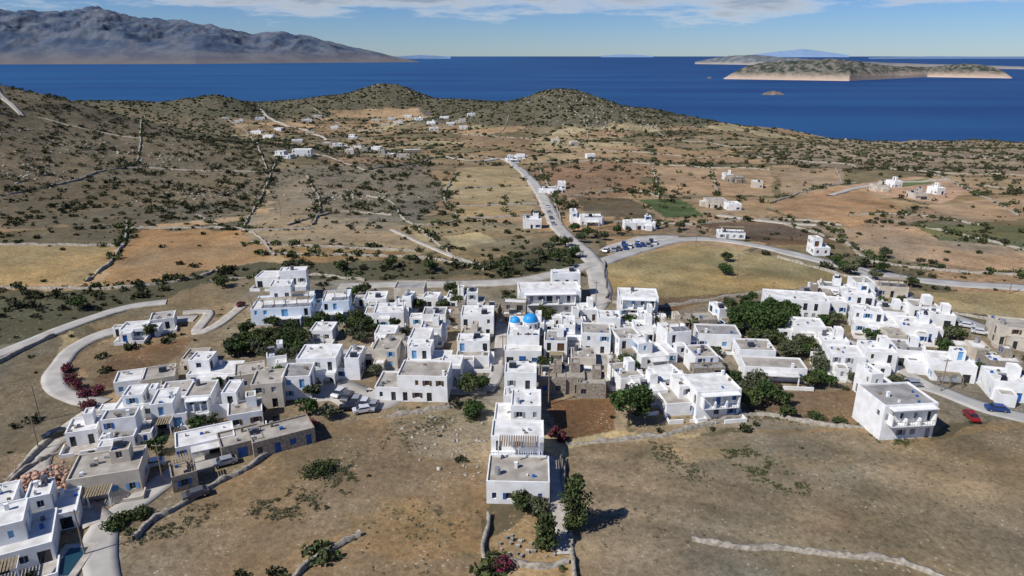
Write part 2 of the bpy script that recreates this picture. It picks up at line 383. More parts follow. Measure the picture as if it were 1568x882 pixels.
island('long_island',[(1064,95),(1085,90),(1120,85),(1160,84),(1200,88),(1260,92),(1330,95),(1420,98),(1500,100),(1568,102)],[(1064,98),(1568,106)],1100,(.17,.175,.175),(.085,.105,.12),.5,.8,4,240,40,500,((.34,.29,.25),55,.9))
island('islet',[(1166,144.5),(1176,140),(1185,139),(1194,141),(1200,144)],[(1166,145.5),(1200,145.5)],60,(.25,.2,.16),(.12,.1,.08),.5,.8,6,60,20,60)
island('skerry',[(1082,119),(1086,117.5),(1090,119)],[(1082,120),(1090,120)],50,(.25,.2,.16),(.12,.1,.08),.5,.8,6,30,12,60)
island('distant_island',[(1150,84),(1190,79),(1230,75),(1262,79),(1300,84)],[(1150,87.5),(1300,87.5)],9000,(.22,.32,.46),(.20,.30,.44),.7,.4,7,120,30,6000)  # here and below: haze painted in as pale blue slopes
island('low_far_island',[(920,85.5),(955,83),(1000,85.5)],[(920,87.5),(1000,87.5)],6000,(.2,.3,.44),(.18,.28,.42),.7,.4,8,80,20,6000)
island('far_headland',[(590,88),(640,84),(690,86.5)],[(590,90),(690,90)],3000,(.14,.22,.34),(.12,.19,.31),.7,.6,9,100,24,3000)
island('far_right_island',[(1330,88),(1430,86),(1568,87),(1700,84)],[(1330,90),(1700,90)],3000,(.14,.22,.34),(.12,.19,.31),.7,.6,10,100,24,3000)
# ------------------------------------------------------------------ occupancy raster
RS=1.5; OX,OY=-1300,0; OCC=np.zeros((1750,1150),bool)
def stamp(x,y,r):
    i0=int((x-r-OX)/RS);i1=int((x+r-OX)/RS)+1;j0=int((y-r-OY)/RS);j1=int((y+r-OY)/RS)+1
    OCC[max(i0,0):max(i1,0),max(j0,0):max(j1,0)]=True
def occ(x,y):
    i=np.clip(((x-OX)/RS).astype(int),0,OCC.shape[0]-1); j=np.clip(((y-OY)/RS).astype(int),0,OCC.shape[1]-1)
    return OCC[i,j]
def smooth(pts,step):
    p=np.array(pts,float); out=[]
    n=len(p)
    for i in range(n-1):
        p0=p[max(i-1,0)];p1=p[i];p2=p[i+1];p3=p[min(i+2,n-1)]
        k=max(2,int(np.linalg.norm(p2-p1)/step))
        for a in range(k):
            t=a/k; out.append(.5*((2*p1)+(-p0+p2)*t+(2*p0-5*p1+4*p2-p3)*t*t+(-p0+3*p1-3*p2+p3)*t**3))
    out.append(p[-1]); return np.array(out)
def ribbon(name,uv,w,k,lift=.12):
    c=smooth([G(u,v)[:2] for u,v in uv],2.5)
    d=np.gradient(c,axis=0); d/=np.linalg.norm(d,axis=1)[:,None]+1e-9; nrm=np.stack([-d[:,1],d[:,0]],1)
    offs=np.linspace(-w/2,w/2,5); mb=[]
    w_=1+.25*(vn(c[:,0]/7,c[:,1]/7,5)-.5)
    for o in offs: 
        q=c+nrm*(o*w_)[:,None]; z=h(q[:,0],q[:,1])+lift+.0007*q[:,1]; mb.append(np.column_stack([q,z]))
    V=np.stack(mb,1); 
    sk=V[:,[0,-1]].copy(); sk[...,2]-=1.2
    V=np.concatenate([sk[:,:1],V,sk[:,1:]],1)
    n,m_=V.shape[:2]; idx=np.arange(n*m_).reshape(n,m_)
    Fc=np.stack([idx[:-1,:-1],idx[:-1,1:],idx[1:,1:],idx[1:,:-1]],-1).reshape(-1,4)[:, ::-1]
    npobj(name,V.reshape(-1,3),Fc,k)
    for q in c: stamp(q[0],q[1],w/2+.3)
    return c
ribbon('road',[(1640,452),(1568,441),(1480,436),(1400,428),(1310,412),(1230,393),(1160,377),(1090,367),(1040,368),(990,380),(950,392),(912,406)],6,'asph')
ribbon('road',[(912,406),(915,425),(920,445),(918,462),(905,475)],6.5,'road',.14)
ribbon('road',[(915,408),(893,385),(868,362),(852,345),(842,325),(830,300),(815,278),(800,262),(785,250)],7,'road',.13)
ribbon('road',[(785,250),(765,243),(720,246),(680,240)],4.5,'road',.13)
ribbon('road',[(908,405),(860,418),(800,430),(740,434),(660,436),(600,436),(560,438),(520,438)],5.5,'road',.15)
ribbon('road',[(940,388),(960,378),(1000,366),(1040,366)],12,'road',.10)
ribbon('road',[(255,463),(200,470),(140,488),(90,506),(40,527),(-20,550)],4.5,'road')
ribbon('road',[(300,488),(260,490),(200,500),(150,515),(112,535),(95,555),(82,575),(90,598),(125,612),(160,618)],4.5,'road',.13)
ribbon('road',[(280,480),(320,478),(300,510),(330,500),(370,470)],3.0,'pave',.15)
ribbon('road',[(160,900),(152,840),(165,800),(215,765),(270,725),(340,700),(430,660)],4.5,'road',.12)
ribbon('road',[(152,800),(120,775),(70,770),(60,700),(130,640),(160,620)],4.5,'pave',.15)
ribbon('road',[(1640,652),(1568,640),(1500,622),(1430,595),(1360,580),(1290,575),(1240,570)],5,'asph',.12)
ribbon('road',[(1640,560),(1568,532),(1500,500),(1440,478),(1390,458),(1370,440),(1310,414)],4.5,'asph',.15)
ribbon('lane',[(765,470),(768,500),(766,540),(760,575),(745,600)],3.2,'road',.12)
ribbon('lane',[(918,462),(915,500),(930,560),(945,600)],3.2,'road',.12)
ribbon('lane',[(480,545),(560,540),(640,590),(700,600),(745,600)],2.6,'road',.12)
ribbon('lane',[(945,600),(1010,580),(1080,585),(1130,600)],2.6,'road',.12)
ribbon('lane',[(1130,500),(1200,500),(1290,520),(1340,545),(1430,595)],3.0,'road',.12)
ribbon('parking_area',[(470,600),(520,598),(560,615),(590,605)],10,'road',.09)
ribbon('dirt_track',[(-10,128),(0,145),(22,165),(34,178)],4,'pave',.3)
ribbon('dirt_track',[(1270,300),(1330,285),(1450,275)],4,'pave',.2)
ribbon('dirt_track',[(1250,345),(1180,340),(1100,330)],4,'pave',.2)
ribbon('dirt_track',[(400,168),(420,185),(470,200),(500,215)],4,'pave',.3)
ribbon('garden_path',[(866,850),(858,800),(850,740),(846,700)],2.6,'pave',.12)
ribbon('garden_path',[(600,352),(650,375),(690,392),(740,408)],2.0,'pave',.15)
# ------------------------------------------------------------------ drystone walls
HED=[]
def wall(uv,hh=.85,w=.5,hed=0,k='wall',name='stone_wall'):
    c=smooth([G(u,v)[:2] for u,v in uv],.8 if uv[0][1]>560 else 1.8)
    c=c+np.stack([vn(c[:,0]/5,c[:,1]/5,91)-.5,vn(c[:,0]/5,c[:,1]/5,92)-.5],1)*1.2
    d=np.gradient(c,axis=0); d/=np.linalg.norm(d,axis=1)[:,None]+1e-9; n_=np.stack([-d[:,1],d[:,0]],1)
    w=w+.0005*c[:,1]; z=h(c[:,0],c[:,1]); gap=np.where(vn(c[:,0]/7,c[:,1]/7,93)>.8,.35,1)
    top=z+hh*gap*(.65+.6*NR.rand(len(c))); ww=w*(.75+.5*NR.rand(len(c)))
    V=np.stack([np.column_stack([c+n_*(s*q)[:,None],zz]) for s,q,zz in ((-.5,ww*1.3,z-.6),(-.5,ww,top),(.5,ww,top+(NR.rand(len(c))-.5)*.2),(.5,ww*1.3,z-.6))],1)
    m=len(c); idx=np.arange(m*4).reshape(m,4)
    Fc=np.stack([idx[:-1,:-1],idx[:-1,1:],idx[1:,1:],idx[1:,:-1]],-1).reshape(-1,4)
    npobj(name,V.reshape(-1,3),Fc,k)
    if hed: HED.append((c,hed))
for w_ in [([(370,352),(395,312),(416,265),(430,235)],.4),([(190,258),(215,212),(222,178)],.2),([(130,432),(170,402),(190,372),(195,340)],.7),
 ([(-40,441),(160,443),(290,428),(330,415)],1.0),([(-40,374),(190,377)],.4),([(610,330),(640,345),(700,335),(680,300),(700,265)],.5),
 ([(640,350),(700,398),(745,412)],.7),([(700,290),(810,284)],.5),([(690,316),(822,312)],.5),([(475,655),(420,690),(385,712),(320,748),(250,790),(200,830)],.15),
 ([(870,682),(1010,668),(1150,636),(1240,648),(1332,656)],.05),([(882,900),(876,840),(866,760),(860,700)],.1),
 ([(1060,826),(1160,842),(1300,852),(1380,866),(1450,890)],0),([(744,790),(740,850),(738,900)],.2),([(440,900),(500,850),(550,822)],.5),
 ([(926,462),(1010,470),(1180,448),(1340,434)],.15),([(925,402),(930,458)],0),([(-40,800),(40,712),(90,665)],.1),([(100,690),(40,720),(0,760)],0),
 ([(860,302),(960,292),(1010,302)],.7),([(1180,312),(1260,286),(1310,280)],.5),([(1270,347),(1310,385),(1340,405)],.9),([(1400,345),(1480,362),(1600,392)],1.0),
 ([(480,220),(560,226),(640,238)],.7),([(560,262),(640,250),(700,238),(760,245)],.7),([(830,248),(920,246),(1000,252),(1180,260)],.8),([(1060,344),(1200,336),(1290,346)],.7),
 ([(1000,256),(1010,300)],.5),([(1090,260),(1100,300)],.4),([(300,330),(370,352),(480,350)],.6),([(380,372),(520,380),(640,385)],1.0),([(200,350),(370,352),(420,392)],.4),
 ([(590,640),(640,632),(700,622)],0),([(1340,402),(1440,415),(1600,425)],1.1),([(560,200),(700,205),(820,215)],.7),([(850,225),(1000,235),(1150,240)],.8),
 ([(80,515),(20,545),(-30,570)],0),([(1190,395),(1330,433)],0),([(1420,262),(1500,300),(1560,330)],.5),([(1300,330),(1400,330),(1500,345)],.8),([(480,345),(490,310),(470,270)],.3),
 ([(745,855),(800,868),(870,862)],.2),([(1400,470),(1500,488),(1600,510)],.1),([(700,335),(820,330)],.5),([(820,250),(845,300),(860,345)],.5),([(400,390),(640,395),(740,415)],1.3),([(320,432),(440,420),(560,430)],1.2),
 ([(0,300),(80,285),(190,258),(300,262),(410,264)],0),([(340,178),(380,205),(400,235),(416,262)],0),([(60,180),(140,200),(215,212)],0),([(560,300),(600,310),(612,330)],0),([(430,235),(500,240),(560,262)],.2),([(440,345),(520,325),(600,330)],.2),
 ([(880,170),(900,200),(890,225)],0),([(780,175),(760,205),(700,205)],.1),([(1000,190),(1040,215),(1150,225)],.1),([(1150,240),(1280,250),(1400,262),(1568,270)],.4),([(1280,258),(1290,283)],.1),([(1500,285),(1600,290)],.4),([(640,165),(660,190),(690,192)],.2),([(480,165),(500,182),(560,200)],.2),
 ([(870,350),(960,340),(1060,345)],.6),([(1190,340),(1300,375),(1340,400)],.9)]:
    wall(w_[0],.85,.5,w_[1])
# ------------------------------------------------------------------ houses
def facade(B,W,D,ax,ay,dx,dy,L,z0,z1,ops,wk,shut,rng):
    nx,ny=dy,-dx
    def p(s,z,o=0): return (ax+dx*s+nx*o, ay+dy*s+ny*o, z)
    xs=sorted({0,L,*[o[0] for o in ops],*[o[1] for o in ops]}); zs=sorted({z0,z1,*[o[2] for o in ops],*[o[3] for o in ops]})
    for i in range(len(xs)-1):
        for j in range(len(zs)-1):
            mx_=(xs[i]+xs[i+1])/2; mz=(zs[j]+zs[j+1])/2
            if any(o[0]<mx_<o[1] and o[2]<mz<o[3] for o in ops): continue
            B.face([p(xs[i],zs[j]),p(xs[i+1],zs[j]),p(xs[i+1],zs[j+1]),p(xs[i],zs[j+1])],wk)
    for (a,b,c,d,kind) in ops:
        r=-.25
        B.face([p(a,c),p(a,c,r),p(a,d,r),p(a,d)],wk);B.face([p(b,c,r),p(b,c),p(b,d),p(b,d,r)],wk)
        B.face([p(a,d,r),p(b,d,r),p(b,d),p(a,d)],wk);B.face([p(a,c),p(b,c),p(b,c,r),p(a,c,r)],wk)
        if kind=='win':
            W.face([p(a,c,r),p(b,c,r),p(b,d,r),p(a,d,r)],'glass')
            m=(a+b)/2
            W.face([p(m-.05,c,r+.03),p(m+.05,c,r+.03),p(m+.05,d,r+.03),p(m-.05,d,r+.03)],shut)
            if rng.random()<.5:
                for q0,q1 in((a-.5,a-.03),(b+.03,b+.5)):
                    if q0>.05 and q1<L-.05: W.face([p(q0,c,.05),p(q1,c,.05),p(q1,d,.05),p(q0,d,.05)],shut)
        elif kind=='shut': W.face([p(a,c,r+.08),p(b,c,r+.08),p(b,d,r+.08),p(a,d,r+.08)],shut)
        else: D.face([p(a,c,r+.03),p(b,c,r+.03),p(b,d,r+.03),p(a,d,r+.03)],shut if kind=='door' else 'glass')
def openings(L,z0,z1,ground,rng,dens):
    ops=[]; n=max(1,round((z1-z0)/3)); sh=(z1-z0)/n
    for s in range(n):
        k=int(L/2.4)
        for i in range(k):
            if rng.random()>dens: continue
            c=(i+.5)*L/k+rng.uniform(-.3,.3); zb=z0+s*sh
            if rng.random()<.38: w,b,t,kd=rng.choice([1.0,1.1,1.7]),zb+.06,zb+2.2,rng.choice(['door','gdoor','gdoor'])
            else: w,b,t,kd=rng.choice([.7,.95,1.15]),zb+.95,zb+2.15,rng.choice(['win','win','shut'])
            a,e=c-w/2,c+w/2
            if a<.3 or e>L-.3: continue
            ops.append((a,e,b,t,kd))
    ops.sort(); out=[]
    for o in ops:
        if all(o[0]>q[1]+.2 or o[1]<q[0]-.2 or o[2]>q[3] or o[3]<q[2] for q in out): out.append(o)
    return out
def block(Q,x0,x1,y0,y1,z0,z1,wk,rk,shut,rng,ground=True,par=.34,dens=.85):
    B,W,D,Rf=Q['walls'],Q['windows'],Q['doors'],Q['roof']
    zb=z0-2.5 if ground else z0; zt=z1+par
    for (ax,ay,dx,dy,L,dn) in ((x0,y0,1,0,x1-x0,dens),(x1,y0,0,1,y1-y0,dens*.6),(x1,y1,-1,0,x1-x0,dens*.6),(x0,y1,0,-1,y1-y0,dens*.6)):
        facade(B,W,D,ax,ay,dx,dy,L,zb,zt,openings(L,z0,z1,ground,rng,dn),wk,shut,rng)
    e=.22
    o=[(x0,y0),(x1,y0),(x1,y1),(x0,y1)]; i_=[(x0+e,y0+e),(x1-e,y0+e),(x1-e,y1-e),(x0+e,y1-e)]
    for k in range(4):
        l=(k+1)%4
        B.face([(*o[k],zt),(*o[l],zt),(*i_[l],zt),(*i_[k],zt)],wk)
        B.face([(*i_[k],zt),(*i_[l],zt),(*i_[l],z1),(*i_[k],z1)],wk)
    Rf.face([(*q,z1) for q in i_],rk)
def arcade(B,x0,x1,y,z0,z1,n,k,th=.35,pier=.45):
    L=(x1-x0)/n
    for i in range(n):
        a=x0+i*L; b=a+L; r=(L-pier)/2; c=(a+b)/2; zs=z1-.45-r
        if zs<z0+1: zs=z0+1.2
        ry=z1-.45-zs
        for yy in(y,y+th):
            B.face([(a,yy,z0),(c-r,yy,z0),(c-r,yy,z1),(a,yy,z1)],k); B.face([(c+r,yy,z0),(b,yy,z0),(b,yy,z1),(c+r,yy,z1)],k)
        pr=None
        for j in range(11):
            t=math.pi*j/10; q=(c-r*math.cos(t),zs+ry*math.sin(t))
            if pr:
                for yy in(y,y+th): B.face([(pr[0],yy,pr[1]),(q[0],yy,q[1]),(q[0],yy,z1),(pr[0],yy,z1)],k)
                B.face([(pr[0],y,pr[1]),(pr[0],y+th,pr[1]),(q[0],y+th,q[1]),(q[0],y,q[1])],k)
            pr=q
        B.face([(c-r,y,z0),(c-r,y+th,z0),(c-r,y+th,zs),(c-r,y,zs)],k);B.face([(c+r,y,z0),(c+r,y+th,z0),(c+r,y+th,zs),(c+r,y,zs)],k)
    B.face([(x0,y,z1),(x1,y,z1),(x1,y+th,z1),(x0,y+th,z1)],k)
    B.face([(x0,y,z0),(x0,y,z1),(x0,y+th,z1),(x0,y+th,z0)],k);B.face([(x1,y,z0),(x1,y+th,z0),(x1,y+th,z1),(x1,y,z1)],k)
def railing(Q,x0,x1,y,z,k='sblue'):
    n=max(2,int((x1-x0)/.5))
    for i in range(n+1):
        x=x0+(x1-x0)*i/n; Q['details'].box(x-.025,x+.025,y-.025,y+.025,z,z+.95,k)
    Q['details'].box(x0,x1,y-.03,y+.03,z+.951,z+1.01,k)
def pergola(Q,x0,x1,y0,y1,z,hh,k='wood',shade='cane'):
    E=Q['details']; n=max(2,round((x1-x0)/3)+1)
    for i in range(n):
        x=x0+(x1-x0)*i/(n-1)
        E.box(x-.09,x+.09,y0-.09,y0+.09,z,z+hh,k)
        E.box(x-.06,x+.06,y0-.2,y1,z+hh+.001,z+hh+.14,k)
    m=int((x1-x0)/.4)
    for i in range(m):
        x=x0+(x1-x0)*(i+.5)/m; E.box(x-.13,x+.13,y0-.25,y1,z+hh+.15,z+hh+.19,shade)
def heater(Q,x,y,z):
    E=Q['details']
    E.face([(x-.8,y-.5,z+.15),(x+.8,y-.5,z+.15),(x+.8,y+.4,z+.9),(x-.8,y+.4,z+.9)],'glass')
    E.box(x-.75,x-.7,y+.35,y+.4,z,z+1.0,'metal');E.box(x+.7,x+.75,y+.35,y+.4,z,z+1.0,'metal')
    E.cyl((x-.75,y+.6,z+1.1),(x+.75,y+.6,z+1.1),.26,.26,'metal',10)
def stair(Q,x,y0,z0,z1,w,k,dirn=1):
    n=max(3,int((z1-z0)/.25))
    for i in range(n): 
        Q['details'].box(x,x+w,y0+i*.29,y0+(i+1)*.29,z0-1.5,z0+(i+1)*(z1-z0)/n,k)
HS=[]
def newQ(): return {k:MB() for k in('walls','roof','windows','doors','details')}
def finish(Q,name,x,y,z,rot):
    e=bpy.data.objects.new(name,None); e.empty_display_size=1; SC.collection.objects.link(e)
    e.location=(x,y,z); e.rotation_euler=(0,0,rot)
    for k,b in Q.items():
        if b.f: b.obj(k,e)
    return e
SH=['sblue','sblue','sblue','slight','slight','sgrey','sbrown','sgrey']
def house(u,v,wp,hh,d,rot=0,wk='white',rk=None,name='white_house',up='auto',ex='auto',shut=None,world=None,seed=None,yard=None):
    rng=random.Random(seed if seed is not None else int(u*31+v*17+wp))
    if world: x,y=world; z=float(h(x,y)); w=wp
    else:
        x,y,z=G(u,v); w=wp/ppm(x,y,z)
        if ex=='auto': w*=.84
    if ex=='auto': hh*=.94
    r=math.radians(rot); c,s=math.cos(r),math.sin(r)
    rk=rk or rng.choice(['rwhite','rwhite','rscreed','rscreed','rgrey','rwhite'])
    shut=shut or rng.choice(SH)
    cz=[float(h(x+c*a-s*b,y+s*a+c*b)) for a in(-w/2,w/2) for b in(0,d)]
    z=max(min(cz),sum(cz)/4-.8)
    Q=newQ(); X0,X1=-w/2,w/2
    two=hh>=4.9
    if up=='auto':
        if two: up=rng.choice(['full','left','right','back','right','left'])
        else: up='none' if rng.random()<.5 else 'shed'
    if not two and up in('full','left','right','back'): up='none'
    h1=hh/2 if two else hh
    if up=='full': block(Q,X0,X1,0,d,0,hh,wk,rk,shut,rng); tops=[(X0,X1,0,d,hh)]
    else:
        block(Q,X0,X1,0,d,0,h1,wk,rk,shut,rng); f=rng.uniform(.4,.7); tops=[]
        i=.02
        if up=='left': b=(X0+i,X0+w*f,rng.choice([i,d*.3]),d-i); tops.append((X0+w*f,X1,0,d,h1))
        elif up=='right': b=(X1-w*f,X1-i,rng.choice([i,d*.3]),d-i); tops.append((X0,X1-w*f,0,d,h1))
        elif up=='back': b=(X0+i,X1-i,d*.4,d-i); tops.append((X0,X1,0,d*.4,h1))
        elif up=='shed': b=(X0+w*.55,X0+w*.55+min(3,w*.3),d*.45,d*.45+2.6); tops.append((X0,X0+w*.5,0,d,h1))
        else: b=None; tops.append((X0,X1,0,d,h1))
        if b:
            t=hh if two else h1+2.1
            block(Q,b[0],b[1],b[2],b[3],h1+.004,t,wk,rng.choice([rk,'rwhite']),shut,rng,False,.3); tops.append((*b,t))
    E=Q['details']
    if ex=='auto':
        ex=[]
        q=rng.random()
        if q<.10: ex.append('pergola')
        elif q<.3: ex.append('porch')
        elif q<.38 and two: ex.append('arc')
        else: ex.append('front')
        if two and rng.random()<.45: ex.append('balcony')
        if rng.random()<.35: ex.append('stair')
        if rng.random()<.8: ex.append('annex')
    if 'pergola' in ex: pergola(Q,X0+.3,X0+w*.6,-2.8,-.02,-.05,2.5,rng.choice(['wood','white']))
    if 'front' in ex and d>5:
        a=rng.uniform(X0,X1-w*.5); b=a+rng.uniform(2.4,max(2.5,w*.48)); block(Q,a,b,-rng.uniform(1.8,3),-.01,0,rng.uniform(2.3,2.8),wk,rng.choice(['rwhite','rscreed',rk]),shut,rng,True,.2)
    if 'arc' in ex:
        n=max(2,round(w*.9/2.6)); arcade(Q['walls'],X0+.02,X1-.02,-2.4,-2.5,2.95,n,wk); Q['roof'].box(X0+.4,X1-.4,-2.05,-.005,2.7,2.9,'rwhite')
        for xx in (X0+.03,X1-.38): Q['walls'].box(xx,xx+.35,-2.04,-.006,2.3,2.94,wk)
        Q['walls'].box(X0+.03,X1-.03,-2.4,-.01,2.951,3.0,wk); railing(Q,X0+.1,X1-.1,-2.3,3.0,shut)
    if 'porch' in ex:
        Q['roof'].box(X0+w*.25,X1-w*.15,-2.2,-.01,2.3,2.47,rng.choice(['rwhite','cane','rwhite']))
        for xx in(X0+w*.25+.1,X1-w*.15-.35): E.box(xx,xx+.25,-2.15,-1.9,-1.5,2.299,wk)
    if 'balcony' in ex and two and up=='full':
        ns=max(2,round(hh/3))
        for k in range(1,ns):
            zz=hh/ns*k
            E.box(X0+w*.1,X1-w*.1,-1.4,-.006,zz-.12,zz+.02,wk); railing(Q,X0+w*.1,X1-w*.1,-1.35,zz+.02,shut)
            for fx in (.1,.37,.63,.9): 
                xx=X0+w*fx; E.box(xx-.12,xx+.12,-1.39,-.007,zz+.021,zz+1.5 if fx in(.37,.63) else zz+2.2,wk)
        E.box(X0+w*.08,X1-w*.08,-1.5,-.006,hh-.25,hh-.1,wk)
    if 'stair' in ex: stair(Q,X1+.01,.5,0,h1,1.1,wk)
    if 'annex' in ex:
        for sx in ((-1,1) if rng.random()<.4 else (rng.choice([-1,1]),)):
            aw=rng.uniform(2.2,3.8); ya,yb=d*rng.uniform(.1,.45),d*rng.uniform(.7,1.1)
            if sx<0: block(Q,X0-aw,X0-.01,ya,yb,0,rng.uniform(2.2,2.8),wk,rng.choice(['rwhite','rscreed']),shut,rng,True,.2)
            elif 'stair' not in ex: block(Q,X1+.01,X1+aw,ya,yb,0,rng.uniform(2.2,2.8),wk,rng.choice(['rwhite','rscreed']),shut,rng,True,.2)
    for (a,b,c0,d0,t) in tops:
        if b-a<2.2 or d0-c0<2.2: continue
        if rng.random()<.2: heater(Q,rng.uniform(a+1.1,b-1.1) if b-a>2.4 else (a+b)/2,rng.uniform(c0+1,d0-1),t)
        if rng.random()<.5:
            xx=rng.uniform(a+.4,b-.9);yy=rng.uniform(c0+.4,d0-.8); E.box(xx,xx+.5,yy,yy+.5,t,t+1.0,wk); E.box(xx-.06,xx+.56,yy-.06,yy+.56,t+1.001,t+1.1,wk)
        if rng.random()<.2: 
            xx=rng.uniform(a+.7,b-.7);yy=rng.uniform(c0+.7,d0-.7); E.cyl((xx,yy,t),(xx,yy,t+1.3),.5,.5,rng.choice(['cwhite','cgrey','metal']),12)
        for _ in range(rng.randint(0,5)):
            xx=rng.uniform(a+.3,b-.8);yy=rng.uniform(c0+.3,d0-.8); E.box(xx,xx+rng.uniform(.2,.7),yy,yy+rng.uniform(.2,.7),t,t+rng.uniform(.2,.6),rng.choice(['cgrey','wood','white','metal','sblue']))
        if rng.random()<.07 and b-a>4: pergola(Q,a+.5,b-.5,c0+.6,min(d0-.3,c0+3.2),t,2.3,'wood')
    if yard is None: yard=rng.random()<.5
    if yard:
        yd=rng.uniform(2.2,4)
        E.box(X0-.3,X1+.3,-yd,-.012,-2.5,.06,'pave')
        for bx in((X0-.55,X0-.31,-yd-.25,-.02),(X1+.31,X1+.55,-yd-.25,-.02),(X0-.3,X0+w*.35,-yd-.25,-yd-.01),(X0+w*.55,X1+.3,-yd-.25,-yd-.01)):
            Q['walls'].box(*bx,-2.5,.75+rng.random()*.3,wk)
    for a in np.arange(-w/2,w/2+1,1.5):
        for b in np.arange(0,d+1,1.5): stamp(x+c*a-s*b,y+s*a+c*b,.9)
    cx,cy=x-s*d/2,y+c*d/2; HS.append((cx,cy,math.hypot(w,d)/2*.9))
    return finish(Q,name,x,y,z,r)
house(793,772,96,4.0,8,-2,rk='rscreed',up='none',ex=[],shut='sblue',yard=False)
house(792,712,80,5.6,6,-2,rk='rwhite',up='full',ex=['arc'],shut='sblue',yard=False)
house(792,668,72,6.4,7,-2,rk='rwhite',up='right',ex=[],yard=False)
house(796,632,50,7.4,8,-2,rk='rwhite',up='back',ex=[],yard=False)
x,y,z=G(793,735); Q=newQ(); pergola(Q,-3.4,3.6,0,3.4,4.2,2.2,'white','wood'); finish(Q,'terrace_pergola',x,y,0,math.radians(-2))
house(630,615,112,5.8,8,-3,rk='rscreed',up='right',ex=['balcony'],shut='sbrown',yard=False)
house(655,573,66,5.6,7,-3,rk='rwhite',up='left',ex=[])
house(1386,672,86,7.2,9,6,rk='rgrey',up='full',ex=['balcony'],shut='sgrey',yard=False)
house(1360,622,46,6.2,8,6,rk='rwhite',up='left',ex=[],shut='sgrey',yard=False)
house(1098,640,70,6.0,8,8,rk='rwhite',up='full',ex=['balcony','stair'],shut='sblue',yard=True)
house(1045,636,52,5.2,8,8,rk='rscreed',up='right',ex=[])
house(22,876,110,6.0,9,28,rk='rwhite',up='left',ex=['pergola'],shut='slight')
house(85,815,66,5.4,7,25,rk='rwhite',up='left',ex=[],shut='slight')
house(25,815,46,5.4,6,25,up='left',ex=[])
house(165,762,98,4.2,8,18,'cream','rscreed','stone_house',up='shed',ex=['pergola'],yard=True)
house(318,697,84,5.2,6,26,rk='rwhite',up='none',ex=['porch','balcony'],shut='sblue')
house(438,690,92,3.0,6,30,'stone','rscreed','stone_house',up='none',ex=[],yard=False)
house(375,700,62,2.8,6,30,'stone','rscreed','stone_house',up='none',ex=[],yard=False)
house(286,750,36,2.8,5,30,'stone','rstone','stone_shed',up='none',ex=[],yard=False)
house(182,692,58,5.6,7,15); house(128,682,42,2.8,6,20,rk='rwhite',ex=[]); house(196,650,52,5.4,7,12,rk='rwhite')
house(262,655,58,5.6,7,14); house(308,642,46,5.4,7,10,rk='rscreed'); house(347,640,38,5.4,6,6,rk='rwhite',ex=[]); house(378,655,50,3.0,6,20,ex=[])
house(325,590,88,5.4,7,3,rk='rwhite',up='left'); house(245,600,56,3.2,7,22,'cream','rscreed'); house(200,604,40,3.0,6,20,ex=[])
house(270,622,50,3.0,6,14,rk='rscreed'); house(228,640,36,3.0,5,14,ex=[])
house(412,625,46,5.4,7,10,'cream','rscreed',up='full',ex=[]); house(456,612,42,5.2,7,6,rk='rgrey',up='full',shut='slight',ex=[])
house(487,585,60,5.6,8,2,rk='rwhite',up='full',ex=['arc'],shut='sgrey'); house(533,582,38,5.2,7,0,rk='rscreed',ex=[]); house(590,566,46,5.2,7,-2,'cream','rscreed')
house(432,497,88,4.6,11,8,rk='rwhite',up='none',ex=['porch'],shut='slight',wk='blue_lt')
house(446,484,62,8.0,9,8,rk='rwhite',up='left',ex=[],shut='slight',yard=False)
house(506,490,70,5.6,10,8,rk='rwhite',up='right',shut='slight',wk='blue_lt')
house(450,462,40,8.6,7,8,rk='rwhite',up='back',ex=[],yard=False)
house(410,440,36,3.2,7,0,rk='rwhite',ex=[]); house(493,524,34,3.0,6,0,rk='rwhite',ex=[])
house(205,520,44,2.8,6,12,rk='rwhite'); house(250,505,34,2.8,6,20,rk='rscreed',ex=[])
house(842,480,94,6.4,9,3,rk='rwhite',up='full',ex=['balcony'],shut='sgrey'); house(868,462,44,7.8,7,3,up='back',ex=[],yard=False)
house(976,487,60,6.0,8,-6,rk='rwhite',up='full',ex=['balcony'],shut='slight')
house(627,464,46,4.4,7,0,'cream','rgrey',ex=[]); house(575,474,40,3.2,7,4); house(596,500,54,4.0,8,4,rk='rwhite')
house(665,503,42,4.0,6,0); house(731,516,50,5.6,8,0,rk='rwhite',up='full',ex=[]); house(700,498,34,3.0,6,0,'stone','rstone','stone_house',ex=[])
house(724,562,60,5.4,8,0,rk='rscreed'); house(643,548,38,5.2,7,-2,rk='rwhite'); house(690,585,38,4.0,6,-3)
house(660,526,38,4.2,6,0,rk='rscreed'); house(590,528,38,3.0,6,0); house(850,552,42,5.2,7,-4); house(845,604,42,3.4,7,-3,'stone','rstone','stone_house',ex=[])
house(872,603,46,3.6,7,-3,'stone','rscreed','stone_house',ex=[]); house(905,610,44,3.2,6,-3,'stone','rscreed','stone_house',ex=[]); house(893,575,44,4.4,6,-3,'cream','rscreed')
house(880,528,50,5.6,7,-4,rk='rwhite',up='left'); house(912,542,44,5.4,7,-4,rk='rscreed',up='full',ex=[]); house(932,512,40,4.6,6,-4,rk='rwhite')
house(965,548,44,5.2,7,10,rk='rscreed'); house(1003,562,54,5.4,8,12,rk='rwhite',up='left'); house(1038,540,46,5.6,7,10,rk='rwhite',up='full',shut='sblue')
house(1100,535,64,3.8,7,-5,rk='rgrey',shut='slight',ex=[]); house(1080,575,44,4.8,7,6,shut='sblue'); house(1158,560,54,3.8,7,-4,rk='rscreed',shut='sblue',ex=[])
house(1186,584,92,3.2,6,-6,rk='rscreed',ex=['porch'],shut='sblue'); house(1002,620,50,3.2,8,12,rk='rwhite'); house(968,600,46,3.4,8,14,rk='rscreed')
